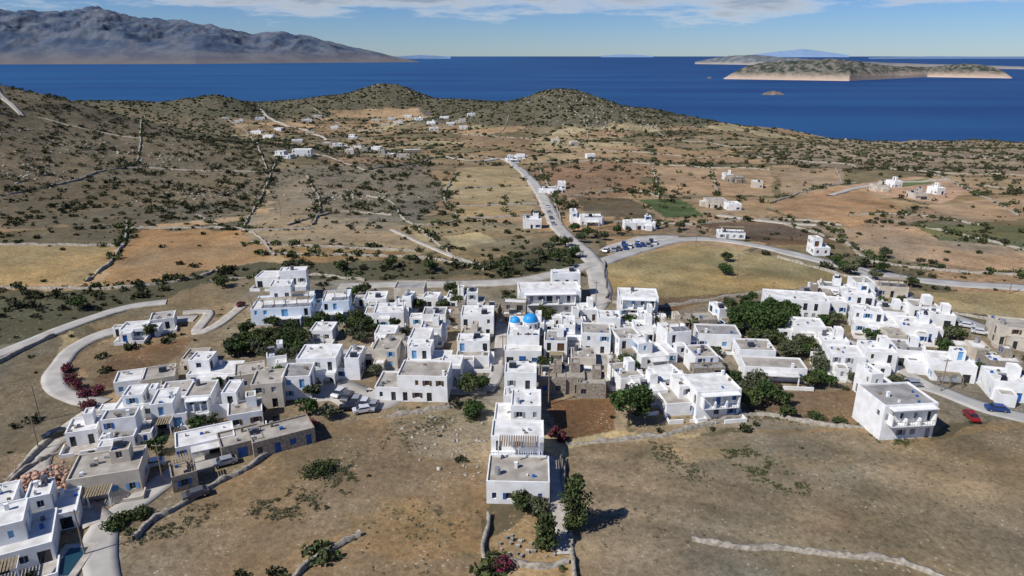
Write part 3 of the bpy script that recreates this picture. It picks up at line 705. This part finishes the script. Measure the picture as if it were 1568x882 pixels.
house(1218,488,92,5.6,8,-12,rk='rwhite',up='full',ex=[],shut='sgrey'); house(1238,525,54,4.4,7,-10,shut='sbrown'); house(1278,545,44,3.8,6,-10,rk='rwhite',shut='cred')
house(1312,478,52,5.2,8,-15,rk='rwhite'); house(1330,512,52,5.4,8,-15,rk='rwhite'); house(1366,500,40,4.2,7,-15,rk='rscreed'); house(1405,522,60,3.8,8,-15,rk='rwhite')
house(1296,575,58,4.8,7,-10,rk='rwhite'); house(1345,570,54,5.2,7,-10,rk='rwhite'); house(1392,562,50,4.2,7,-12,rk='rgrey')
house(1458,585,72,4.2,8,-12,rk='rwhite',shut='slight'); house(1545,615,60,4.4,8,-15,rk='rwhite'); house(1552,530,64,5.0,8,-18,'cream','rscreed'); house(1500,550,30,2.8,5,-12,'cream')
house(1365,456,44,3.2,6,-12,'cream','rscreed',ex=[])
# outlying
house(1258,392,24,5.8,7,0,rk='rwhite',up='left',ex=[],yard=False); house(815,350,28,4.2,7,0,rk='rwhite',yard=False,ex=[]); house(905,345,40,4.0,8,0,rk='rwhite',yard=False); house(884,342,20,5.5,8,0,rk='rwhite',yard=False,ex=[])
house(988,352,36,3.4,8,0,yard=False); house(965,352,18,3.2,6,0,yard=False,ex=[]); house(1098,318,36,4,9,0,'cream'); house(1125,322,20,3.5,8,0,ex=[]); house(785,248,20,6,10,0); house(797,243,16,4,8,0)
house(843,296,28,3.4,7,0); house(1130,280,26,4,9,10,'stone'); house(1352,293,24,4,9,0,'cream','rscreed'); house(1410,305,24,3.6,9,0,'cream'); house(1120,366,40,2.6,6,-8,rk='rwhite',ex=[],yard=False,name='long_shed')
for (a,b,c,d) in [(432,242,26,5),(462,239,28,5.5),(500,222,16,4),(520,226,22,5),(545,228,20,4),(560,234,16,5),(590,240,26,5.5),(632,236,26,4),(485,181,15,4.5),(470,186,14,4),(398,184,14,4.5),(392,205,17,4),(410,212,16,4),
                  (610,190,15,4.5),(640,185,16,4.5),(660,190,14,4),(590,193,13,4),(705,188,17,5),(680,182,14,4),(722,178,12,4),(850,218,14,4),(905,243,13,4),(455,218,16,4),(540,212,14,5),(345,184,12,4),(365,188,13,5),(625,180,12,4),(655,178,12,4.5),(575,186,13,4),
                  (600,184,12,4),(690,192,13,4),(710,198,12,4),(475,206,13,4),(512,198,12,4),(665,200,13,4),(535,236,14,4),(575,230,14,4),(615,244,15,4),(880,222,12,4),(1160,288,15,4),(1115,275,14,4),(1440,298,14,4),(860,290,12,4),(1375,287,14,4),(425,200,12,4)]:
    house(a,b,c,d,8,R.uniform(-15,15),R.choice(['white','white','white','cream','stone']),R.choice(['rwhite','rscreed','rwhite']),yard=False,ex=[])
# ------------------------------------------------------------------ church
def church():
    x,y,z=G(800,560); Q=newQ(); rng=random.Random(3); w=9; d=16
    block(Q,-w/2,w/2,0,3.2,0,3.6,'white','rwhite','sblue',rng)
    block(Q,-w/2+.6,w/2-.6,3.21,d,0,6.2,'white','rwhite','sblue',rng,dens=.4)
    Dm=Q['roof']
    Dm.cyl((1.6,9,6.2),(1.6,9,7.9),1.95,1.95,'white',16); Dm.cyl((1.6,9,7.901),(1.6,9,8.05),2.1,2.1,'white',16); Dm.dome((1.6,9,8.05),1.9,'dome',20,8)
    Dm.cyl((-2.3,10.5,6.2),(-2.3,10.5,7.2),1.35,1.35,'white',14); Dm.dome((-2.3,10.5,7.2),1.32,'dome',18,7)
    for cx,cy,cz in((1.6,9,9.9),(-2.3,10.5,8.5)):
        Q['details'].box(cx-.05,cx+.05,cy-.05,cy+.05,cz,cz+.9,'white');Q['details'].box(cx-.3,cx+.3,cy-.04,cy+.04,cz+.5,cz+.6,'white')
    for k in range(8):
        t=math.pi*2*k/8; px,py=1.6+1.97*math.cos(t),9+1.97*math.sin(t)
        Q['windows'].box(px-.18,px+.18,py-.18,py+.18,6.6,7.5,'glass')
    arcade(Q['walls'],-2.4,2.4,3.24,3.605,8.0,2,'white',.7,.6); Q['walls'].box(-1.3,1.3,3.25,3.93,8.001,8.8,'white')
    for cx in(-1.2,1.2): Q['details'].cyl((cx,3.55,6.3),(cx,3.55,7.1),.38,.16,'sbrown',10)
    Q['doors'].box(-.8,.8,-.03,.02,0,2.5,'sblue')
    for a in range(-6,6,1):
        for b in range(0,17): stamp(x+a,y+b,1)
    HS.append((x,y+8,9)); finish(Q,'church',x,y,z,math.radians(-3))
church()
def filler(pts,n,rot,seed,stone=1):
    rg=random.Random(seed); poly=P(pts); lo=poly.min(0);hi=poly.max(0); c=0
    for t in range(2500):
        if c>=n: break
        x=rg.uniform(lo[0],hi[0]);y=rg.uniform(lo[1],hi[1])
        if not inpoly(poly,np.array([x]),np.array([y]))[0]: continue
        w=rg.uniform(4.5,7.5);d=rg.uniform(4.5,7);r=math.hypot(w,d)/2*.9
        cy=y+d/2
        if any((x-a)**2+(cy-b)**2<(r+q-.3)**2 for a,b,q in HS): continue
        if OCC[int((x-OX)/RS),int((cy-OY)/RS)]: continue
        house(0,0,w,rg.choice([2.8,3.2,3.4,5.4]),d,rot+rg.uniform(-8,8),rg.choice(['white']*5+['cream','stone']),world=(x,y),seed=seed*1000+t,ex=[] if rg.random()<.5 else 'auto',yard=False); c+=1
filler([(560,470),(900,470),(1010,490),(1010,600),(850,600),(700,590),(560,600),(555,520)],14,-2,1)
filler([(930,500),(1130,500),(1130,600),(950,620)],5,8,2)
filler([(1210,450),(1380,450),(1490,530),(1560,600),(1500,600),(1270,580),(1200,520)],8,-12,3)
filler([(130,640),(300,560),(450,560),(480,600),(380,690),(200,720),(120,740)],3,14,4)
# ------------------------------------------------------------------ vegetation
def leafcloud(cen,rad,n,ls,squash=.8,rng=NR):
    k=len(cen); per=max(1,n//k); ci=np.repeat(np.arange(k),per); m=len(ci)
    d=rng.normal(size=(m,3)); d/=np.linalg.norm(d,axis=1)[:,None]; r=rng.rand(m)**.45
    p=cen[ci]+d*(r*rad[ci])[:,None]*np.array([1,1,squash])
    a=rng.normal(size=(m,3))+d*.8; a/=np.linalg.norm(a,axis=1)[:,None]
    t=np.cross(a,rng.normal(size=(m,3))); t/=np.linalg.norm(t,axis=1)[:,None]+1e-9; b=np.cross(a,t)
    s=(ls*(.6+.8*rng.rand(m)))[:,None]
    q=np.stack([p-t*s-b*s*.6,p+t*s-b*s*.6,p+t*s*.7+b*s*.6,p-t*s*.7+b*s*.6],1)
    return q.reshape(-1,3)
def quads(V): return np.arange(len(V)).reshape(-1,4)
def tree(u,v,hm,rm,kind='leaf',name='tree',poplar=False,n=1500,ls=.24,world=None):
    x,y,z=G(u,v) if world is None else (*world,float(h(*world)))
    rng=np.random.RandomState(int(abs(x*13+y*7))%9999)
    e=bpy.data.objects.new(name,None); SC.collection.objects.link(e); e.location=(x,y,z)
    mb=MB(); th=hm*(.2 if poplar else .38)
    mb.cyl((0,0,-.4),(0,0,th),.045*hm*.6+.06,.03*hm*.6+.04,'trunk',8)
    if poplar:
        k=14; tt=np.linspace(.1,1,k); cen=np.stack([rng.normal(size=k)*rm*.22,rng.normal(size=k)*rm*.22,hm*tt*.93],1); rad=rm*(.45+.65*np.sin(np.pi*np.clip(tt*.9+.08,0,1)))*.8
        mb.cyl((0,0,th),(0,0,hm*.8),.1,.04,'trunk',6)
    else:
        k=15; a=rng.rand(k)*6.28; rr=rm*.72*rng.rand(k)**.5; cen=np.stack([rr*np.cos(a),rr*np.sin(a),hm*(.52+.33*rng.rand(k))-rr/rm*hm*.12],1); rad=rm*(.28+.22*rng.rand(k))
    for c in cen[::2]: mb.cyl((0,0,th*.8),tuple(c),.09,.03,'trunk',5,False)
    mb.obj('trunk',e)
    V=leafcloud(cen,rad,n,ls,.8,rng); V[:,2]=np.maximum(V[:,2],.15)
    npobj('crown',V,quads(V),kind,e)
tree(878,812,10.5,2.3,'leaf','poplar_tree',True,2600,.2); tree(834,840,6.5,2.0,'leaf','poplar_tree',True,1600,.2)
tree(962,652,9,4.0,'leafd','pine_tree',n=3500); tree(975,636,7,3.2,'leafd','pine_tree',n=2000)
for (a,b,c,d) in [(1140,508,7,5),(1172,512,8,6),(1200,500,6.5,4.5),(1150,490,6,4),(1185,492,7,4.5)]: tree(a,b,c,d,'leafd','pine_tree',n=3000,ls=.28)
for t in [(725,640,4,2.6),(718,605,5,3),(735,600,4,2.4),(480,610,4,2.2),(470,636,3.5,2.4),(545,572,4,2),(440,560,5,3),(460,530,5,3.2),(425,540,4.5,3),(395,530,5,3),(380,515,4.5,2.6),(420,505,4,2.4),(485,505,4,2.6),(520,500,4,2.2),(450,548,4.5,3),(410,555,4.5,2.8),(475,550,4.5,2.6),
          (780,470,4,2.2),(700,460,4,2.5),(560,450,3.5,2.4),(870,410,4,2.6),(880,395,5,3),(866,378,4.5,3),(840,385,4,2.8),(810,415,4,2.8),(790,400,4,2.5),(770,415,4,2.8),(850,400,4.5,3),(825,398,4.5,3),(960,500,4,2.4),(1000,500,4,2.4),(1160,600,5,3.2),(1175,615,5,3),
          (1195,620,4,2.6),(1140,610,4.5,2.8),(1205,640,3,1.8),(1255,570,4,2.6),(1260,560,4,2.5),(1310,590,3.5,2),(1300,420,4,2.6),(1320,410,4.5,2.8),(1340,430,4,2.6),(1280,405,4,2.5),(1440,540,4,2.5),(1520,560,4,2.6),(1110,420,4,3),(1112,400,3.5,2.6),
          (900,365,5,3),(890,372,4.5,3),(925,368,4,2.4),(1040,352,4,2.4),(1005,350,3,2),(1395,440,3.5,2.4),(230,515,3.5,2.2),(800,780,3.2,2.2),(822,785,2.6,1.8),(205,640,3,2),(395,640,3,2),(505,640,3,2),(700,470,4,2.4),(660,465,3.5,2.2),(1250,590,4,2.2),(120,475,4.5,3.2),(1075,500,3.5,2.2),
          (640,475,4,2.6),(680,478,4.5,2.6),(690,450,4,2.4),(530,470,4,2.4),(540,455,4,2.4),(1060,505,4,2.4),(1030,500,3.5,2.2),(1120,590,4,2.6),(1150,625,4.5,2.8),(1285,470,4,2.4),(1260,500,3.5,2.4),(1430,560,4,2.4),(1490,575,3.5,2.2),
          (880,355,4,2.6),(945,358,4,2.4),(850,375,4,2.6),(1290,415,4,2.6),(1350,418,4,2.4),(1355,395,4,2.6),(520,415,4,2.8),(600,410,4,2.8),(450,415,4,2.8),(340,440,4,2.8),(660,415,4,2.8)]:
    tree(*t,R.choice(['leaf','leafd','olive','leaf']),R.choice(['olive_tree','fig_tree','tamarisk_tree']),n=1000,ls=.22)
def gtrees(pts,n,seed):
    rg=random.Random(seed); poly=P(pts); lo=poly.min(0);hi=poly.max(0); c=0
    for t in range(3000):
        if c>=n: break
        x=rg.uniform(lo[0],hi[0]);y=rg.uniform(lo[1],hi[1])
        if not inpoly(poly,np.array([x]),np.array([y]))[0]: continue
        if occ(np.array([x-1.2,x+1.2,x,x]),np.array([y,y,y-1.2,y+1.2])).any(): continue
        tree(0,0,rg.uniform(2.6,4.8),rg.uniform(1.5,2.6),rg.choice(['leaf','leafd','olive','leaf']),rg.choice(['garden_tree','olive_tree','fig_tree']),n=700,ls=.2,world=(x,y)); c+=1
gtrees([(150,640),(300,560),(450,500),(900,470),(1010,490),(1010,620),(850,610),(700,600),(450,620),(200,740)],72,5)
gtrees([(1030,500),(1210,450),(1380,450),(1490,530),(1560,600),(1300,600),(1040,600)],50,6)
def shrub(u,v,r,hh,k,name,n=700,ls=.16):
    x,y,z=G(u,v); rng=np.random.RandomState(int(u*3+v)); m=9; a=rng.rand(m)*6.28; rr=r*.6*rng.rand(m)**.5
    cen=np.stack([x+rr*np.cos(a),y+rr*np.sin(a),z+hh*(.3+.4*rng.rand(m))],1); rad=np.full(m,r*.5)
    V=leafcloud(cen,rad,n,ls,hh/r*.8,rng); npobj(name,V,quads(V),k)
for q in [(103,570,1.8,2),(108,585,2,2),(116,596,2,2),(135,606,2.2,2.2),(150,604,1.8,2),(135,626,2,2),(150,758,2.2,2.4),(168,748,1.6,2),(770,872,1.8,1.8),(850,668,1.4,2),(860,676,1.2,2),(370,470,1.5,1.6),(830,448,1.5,1.6),(660,462,1.4,1.4),(1190,595,1.2,1.2)]:
    shrub(*q,'boug','bougainvillea')
for q in [(190,800,2.4,1.6),(175,808,2,1.4),(215,790,2,1.5),(480,728,3,2),(495,722,2.4,1.8),(725,640,2.5,2),(800,770,1.8,1.8),(760,862,2,1.5),(1285,650,2,1.4),(1250,640,2,1.3)]:
    shrub(*q,'leaf','garden_shrub')
def weeds(pts,n,k='olive'):
    poly=P(pts); lo=poly.min(0);hi=poly.max(0); x=lo[0]+(hi[0]-lo[0])*NR.rand(n*4); y=lo[1]+(hi[1]-lo[1])*NR.rand(n*4)
    ok=inpoly(poly,x+NR.normal(size=n*4),y+NR.normal(size=n*4))&(fbm(x/2.5,y/2.5,2,7)>.47); x,y=x[ok][:n],y[ok][:n]
    cen=np.stack([x,y,h(x,y)+.1],1); V=leafcloud(cen,.15+.35*NR.rand(len(x)),len(x)*14,.07,.6); npobj('field_weeds',V,quads(V),k)
weeds([(385,770),(440,745),(500,770),(450,800),(390,795)],380); weeds([(500,700),(540,690),(545,750),(510,760)],300); weeds([(1105,680),(1150,690),(1240,745),(1220,760),(1160,735),(1105,700)],420,'leaf')
weeds([(990,675),(1020,680),(1090,735),(1080,742),(1000,700)],240); weeds([(620,640),(700,640),(640,690),(580,680)],200); weeds([(200,820),(320,770),(330,790),(210,840)],250)
weeds([(1330,664),(1420,680),(1415,688),(1335,672)],160,'leaf'); weeds([(1140,630),(1330,648),(1330,656),(1140,640)],200)
weeds([(560,780),(740,760),(740,880),(560,880)],120); weeds([(900,700),(1500,680),(1560,860),(900,860)],150)
def ico(sub):
    import bmesh
    b=bmesh.new(); bmesh.ops.create_icosphere(b,subdivisions=sub,radius=1); V=np.array([v.co[:] for v in b.verts]); Fc=np.array([[v.index for v in f.verts] for f in b.faces]); b.free(); return V,Fc
def scatter(name,xy,rad,lod,k):
    x,y=xy[:,0],xy[:,1]; z=h(x,y); N=len(x)
    if N==0: return
    if lod=='ico':
        T=[]; 
        for i in range(6):
            V,Fc=ico(1); V=V*(1+.35*NR.normal(size=(len(V),1))); V[:,2]=V[:,2]*.55+.3; T.append(V)
        nv=len(V); sel=NR.randint(0,6,N); T=np.array(T); a=NR.rand(N)*6.28
        W=T[sel]*rad[:,None,None]; c,s=np.cos(a)[:,None],np.sin(a)[:,None]
        W=np.stack([W[...,0]*c-W[...,1]*s+x[:,None],W[...,0]*s+W[...,1]*c+y[:,None],W[...,2]+z[:,None]],-1)
        FF=(Fc[None]+(np.arange(N)*nv)[:,None,None]).reshape(-1,3); npobj(name,W.reshape(-1,3),FF,k)
    else:
        T=[]
        for i in range(6):
            m=5; a=NR.rand(m)*6.28; cen=np.stack([.5*np.cos(a),.5*np.sin(a),.25+.25*NR.rand(m)],1); T.append(leafcloud(cen,np.full(m,.5),lod,.16,.75))
        L=min(len(t) for t in T); T=np.array([t[:L] for t in T]); sel=NR.randint(0,6,N); a=NR.rand(N)*6.28
        W=T[sel]*rad[:,None,None]; c,s=np.cos(a)[:,None],np.sin(a)[:,None]
        W=np.stack([W[...,0]*c-W[...,1]*s+x[:,None],W[...,0]*s+W[...,1]*c+y[:,None],W[...,2]+z[:,None]],-1).reshape(-1,3)
        npobj(name,W,quads(W),k)
def sample(y0,y1,dens,seed):
    rg=np.random.RandomState(seed); A=.5*(y1+y0+60)*2*(y1-y0); N=int(A*dens)
    y=np.sqrt(rg.rand(N)*((y1+30)**2-(y0+30)**2)+(y0+30)**2)-30; x=(rg.rand(N)*2-1)*(y*.86+45)
    _,s=paint(x,y); z=h(x,y)
    cl=sst(.38,.62,fbm(x/13,y/13,3,77)); p=s*(.16+1.0*cl)
    ok=(rg.rand(N)<p)&(z>-76)&(~occ(x,y)); q=np.stack([x[ok],y[ok]],1); return q,1+.5*np.clip(s[ok]-1,0,1)*(rg.rand(ok.sum())>.5)
near,ns=sample(60,330,.06,1); mid,ms=sample(330,620,.056,2); far,fs=sample(620,1450,.033,3)
hx=[]
for c,d in HED:
    for q in c:
        if R.random()<d*.55: hx.append((q[0]+R.uniform(-2,2),q[1]+R.uniform(-2,2))); 
hx=np.array(hx); hx=hx[~occ(hx[:,0],hx[:,1])]
def rr(n,a,b): return a+(b-a)*NR.rand(n)**2.5
scatter('scrub_bushes',near,rr(len(near),.45,2.1)*ns,90,'scrub')
scatter('scrub_bushes',mid,rr(len(mid),.55,3.3)*ms,40,'scrub')
scatter('hillside_scrub',far,rr(len(far),.8,2.8)*(.5+.5*fs),'ico','scrub')
scatter('hedge_bushes',hx,rr(len(hx),.8,3.2),70,'leaf')
# ------------------------------------------------------------------ cars
def car(u,v,rot,k,van=False):
    x,y,z=G(u,v); z+=.2; mb=MB(); w=.85; top=1.9 if van else 1.42
    pr=[(-2.05,.35),(-2.1,.75),(-1.95,.95),(-1.35,1.0) if not van else (-1.95,1.0),(-.75,top) if not van else (-1.7,top),(1.25,top),(1.85,1.0),(2.1,.9),(2.1,.35)]
    wd=[w,w,w,w,w*.8,w*.8,w,w,w]
    n=len(pr)
    for i in range(n):
        j=(i+1)%n; a,b=pr[i],pr[j]; g='glass' if (i in(3,5)) else k
        mb.face([(a[0],-wd[i],a[1]),(a[0],wd[i],a[1]),(b[0],wd[j],b[1]),(b[0],-wd[j],b[1])],g)
    for s in(-1,1):
        mb.face([(p[0],s*wd[i],p[1]) for i,p in enumerate(pr) if i not in(4,5)],k)
        a,b,c,d=pr[3],pr[4],pr[5],pr[6]
        mb.face([(a[0],s*w,a[1]),(b[0],s*w*.8,b[1]),(c[0],s*w*.8,c[1]),(d[0],s*w,d[1])],k)
        i=.012; 
        mb.face([(a[0]+.25,s*(w*.985+i),a[1]+.05),(b[0]+.1,s*(w*.83+i),b[1]-.08),(c[0]-.1,s*(w*.83+i),c[1]-.08),(d[0]-.25,s*(w*.985+i),d[1]+.05)],'glass')
        for wx in(-1.3,1.3): mb.cyl((wx,s*.68,.33),(wx,s*.88,.33),.33,.33,'tyre',12); mb.cyl((wx,s*.881,.33),(wx,s*.89,.33),.18,.18,'metal',8)
    o=mb.obj('parked_van' if van else 'parked_car'); o.location=(x,y,z); o.rotation_euler=(0,0,math.radians(rot))
CK=['cwhite','csilver','csilver','cgrey','cgrey','cblack','cwhite','cblue']
for q in [(1525,630,-12,'cblue'),(1486,642,80,'cred'),(532,612,80,'cgrey'),(545,618,85,'csilver'),(558,622,85,'cwhite'),(556,632,20,'cwhite'),(535,628,10,'cblack'),(572,626,85,'csilver'),(520,606,70,'cwhite'),(468,655,40,'cred'),(85,670,50,'cblack'),(300,762,35,'cgrey'),
          (1437,486,140,'cwhite'),(1455,492,150,'csilver'),(1480,502,150,'cwhite'),(1500,512,150,'cwhite'),(345,712,30,'csilver'),(1395,592,0,'csilver'),(235,715,20,'cwhite')]: car(*q)
for i in range(9): car(928+i*9+R.uniform(-3,3),387-i*1.4+R.uniform(-1.5,1.5),80+R.uniform(-14,14),R.choice(CK),R.random()<.15)
for i in range(3): car(955+i*21,376-i*2,80,R.choice(CK))
for i in range(4): car(838+i*3,318+i*9,95,R.choice(CK))
# ------------------------------------------------------------------ poles
def pole(u,v,hm=8,k='wood'):
    x,y,z=G(u,v); mb=MB(); mb.cyl((0,0,-.5),(0,0,hm),.14,.09,k,8); mb.box(-.8,.8,-.06,.06,hm-.6,hm-.45,k)
    for a in(-.7,0,.7): mb.cyl((a,0,hm-.449),(a,0,hm-.25),.05,.04,'cwhite',6)
    o=mb.obj('utility_pole'); o.location=(x,y,z)
for q in [(62,645),(60,690),(1065,378),(1128,425),(1378,425),(912,470),(250,740),(130,850),(1440,600),(1240,580),(705,470),(770,560),(1008,520),(620,500),(935,590),(375,620),(1530,560),(500,560),(840,620),(1180,470),(1545,450),(690,330),(430,330)]: pole(*q)
# ------------------------------------------------------------------ rubble heap, loose rocks
def rocks(name,x,y,n,sp_,s0,s1,k,pile=0):
    V,Fc=ico(1); px=NR.normal(size=n)*sp_+x; py=NR.normal(size=n)*sp_*.8+y; s=s0+(s1-s0)*NR.rand(n)**2
    z=h(px,py)+pile*np.exp(-((px-x)**2+(py-y)**2)/(2*(sp_*.8)**2))*NR.rand(n)
    W=V[None]*s[:,None,None]*(1+.3*NR.normal(size=(n,len(V),1)))*np.array([1,1,.7]); W=W+np.stack([px,py,z],-1)[:,None]
    npobj(name,W.reshape(-1,3),(Fc[None]+(np.arange(n)*len(V))[:,None,None]).reshape(-1,3),k)
x,y,z=G(52,745); rocks('rubble_heap',x,y,900,3.2,.12,.5,'debris',1.8)
for u,v,n in [(690,675,80),(650,640,40),(40,262,140),(900,180,200),(860,150,200),(960,185,150),(1480,240,200),(1380,225,150),(300,300,150),(560,300,100),(720,720,40),(70,275,80),(20,250,80),(250,240,150),(120,220,150),(500,300,100),(590,140,100)]:
    x,y,z=G(u,v); rocks('loose_rocks',x,y,n,max(4,y*.04),.08,.25+y*.002,'rock')
x,y,z=G(805,835); mb=MB()
for i in range(34):
    a,b=R.uniform(-4.5,4.5),R.uniform(-3,3); s=R.uniform(.25,.6); mb.box(a,a+s,b,b+s*.8,-.3,R.uniform(.2,.6),'rock')
o=mb.obj('stone_garden_ruins'); o.location=(x,y,z)
x,y,z=G(106,862); mb=MB(); mb.box(-2.4,2.4,-4,4,-1,.12,'pave'); mb.face([(-1.3,-3,.16),(1.3,-3,.16),(1.3,3,.16),(-1.3,3,.16)],'pool'); o=mb.obj('swimming_pool'); o.location=(x,y,z+.1); o.rotation_euler=(0,0,.1)
# ------------------------------------------------------------------ light
az=math.radians(238); el=math.radians(46)
sd=Vector((math.sin(az)*math.cos(el),math.cos(az)*math.cos(el),math.sin(el)))
sl=bpy.data.lights.new('sun','SUN'); sl.energy=5.0; sl.angle=math.radians(.5); sl.color=(1,.975,.935)
so=bpy.data.objects.new('sun',sl); SC.collection.objects.link(so); so.rotation_euler=sd.to_track_quat('Z','Y').to_euler()
W=bpy.data.worlds.new('World'); SC.world=W; W.use_nodes=True; n=W.node_tree; n.nodes.clear(); N=n.nodes.new; L=n.links.new
out=N('ShaderNodeOutputWorld'); bg=N('ShaderNodeBackground'); sky=N('ShaderNodeTexSky'); sky.sky_type='NISHITA'; sky.sun_disc=False
sky.sun_elevation=el; sky.sun_rotation=az; sky.air_density=1.0; sky.dust_density=.1; sky.ozone_density=4; sky.altitude=150
bg.inputs[1].default_value=.068
tc=N('ShaderNodeTexCoord'); sx=N('ShaderNodeSeparateXYZ'); L(tc.outputs['Generated'],sx.inputs[0])
def mr(i,a,b_,c,d):
    k=N('ShaderNodeMapRange'); L(i,k.inputs[0])
    for q,vv in zip((1,2,3,4),(a,b_,c,d)): k.inputs[q].default_value=vv
    return k.outputs[0]
tint=N('ShaderNodeMix'); tint.data_type='RGBA'; L(mr(sx.outputs['Z'],0,.09,0,1),tint.inputs[0]); tint.inputs[6].default_value=(.76,.99,1.42,1); tint.inputs[7].default_value=(.52,.8,1.35,1)
mu=N('ShaderNodeMix'); mu.data_type='RGBA'; mu.blend_type='MULTIPLY'; mu.inputs[0].default_value=1; L(sky.outputs[0],mu.inputs[6]); L(tint.outputs[2],mu.inputs[7])
mp=N('ShaderNodeMapping'); mp.inputs['Scale'].default_value=(1,1,7); mp.inputs['Location'].default_value=(.3,.1,.2); L(tc.outputs['Generated'],mp.inputs[0])
cn=N('ShaderNodeTexNoise'); cn.inputs['Scale'].default_value=6; cn.inputs['Detail'].default_value=10; cn.inputs['Roughness'].default_value=.63; L(mp.outputs[0],cn.inputs['Vector'])
ad=N('ShaderNodeMath'); ad.operation='ADD'; L(cn.outputs['Fac'],ad.inputs[0]); L(mr(sx.outputs['Z'],.03,.078,-.2,.15),ad.inputs[1])
ad2=N('ShaderNodeMath'); ad2.operation='ADD'; L(ad.outputs[0],ad2.inputs[0]); L(mr(sx.outputs['Z'],.12,.35,0,-.3),ad2.inputs[1])
cc=N('ShaderNodeMix'); cc.data_type='RGBA'; cc.inputs[6].default_value=(9.4,9.9,10.6,1); cc.inputs[7].default_value=(4.4,5.4,6.9,1); L(mr(ad2.outputs[0],.54,.72,0,1),cc.inputs[0])
mx=N('ShaderNodeMix'); mx.data_type='RGBA'; L(mr(ad2.outputs[0],.47,.63,0,.9),mx.inputs[0]); L(mu.outputs[2],mx.inputs[6]); L(cc.outputs[2],mx.inputs[7])
L(mx.outputs[2],bg.inputs[0]); L(bg.outputs[0],out.inputs[0])
# ------------------------------------------------------------------ camera
cd=bpy.data.cameras.new('camera'); cd.sensor_width=36; cd.lens=24*F/1045.333; cd.clip_end=400000; cd.clip_start=1
co=bpy.data.objects.new('camera',cd); SC.collection.objects.link(co); co.location=(0,0,H); co.rotation_euler=(math.pi/2-PIT,0,0); SC.camera=co
SC.view_settings.view_transform='Standard'; SC.view_settings.look='None'; SC.view_settings.exposure=0
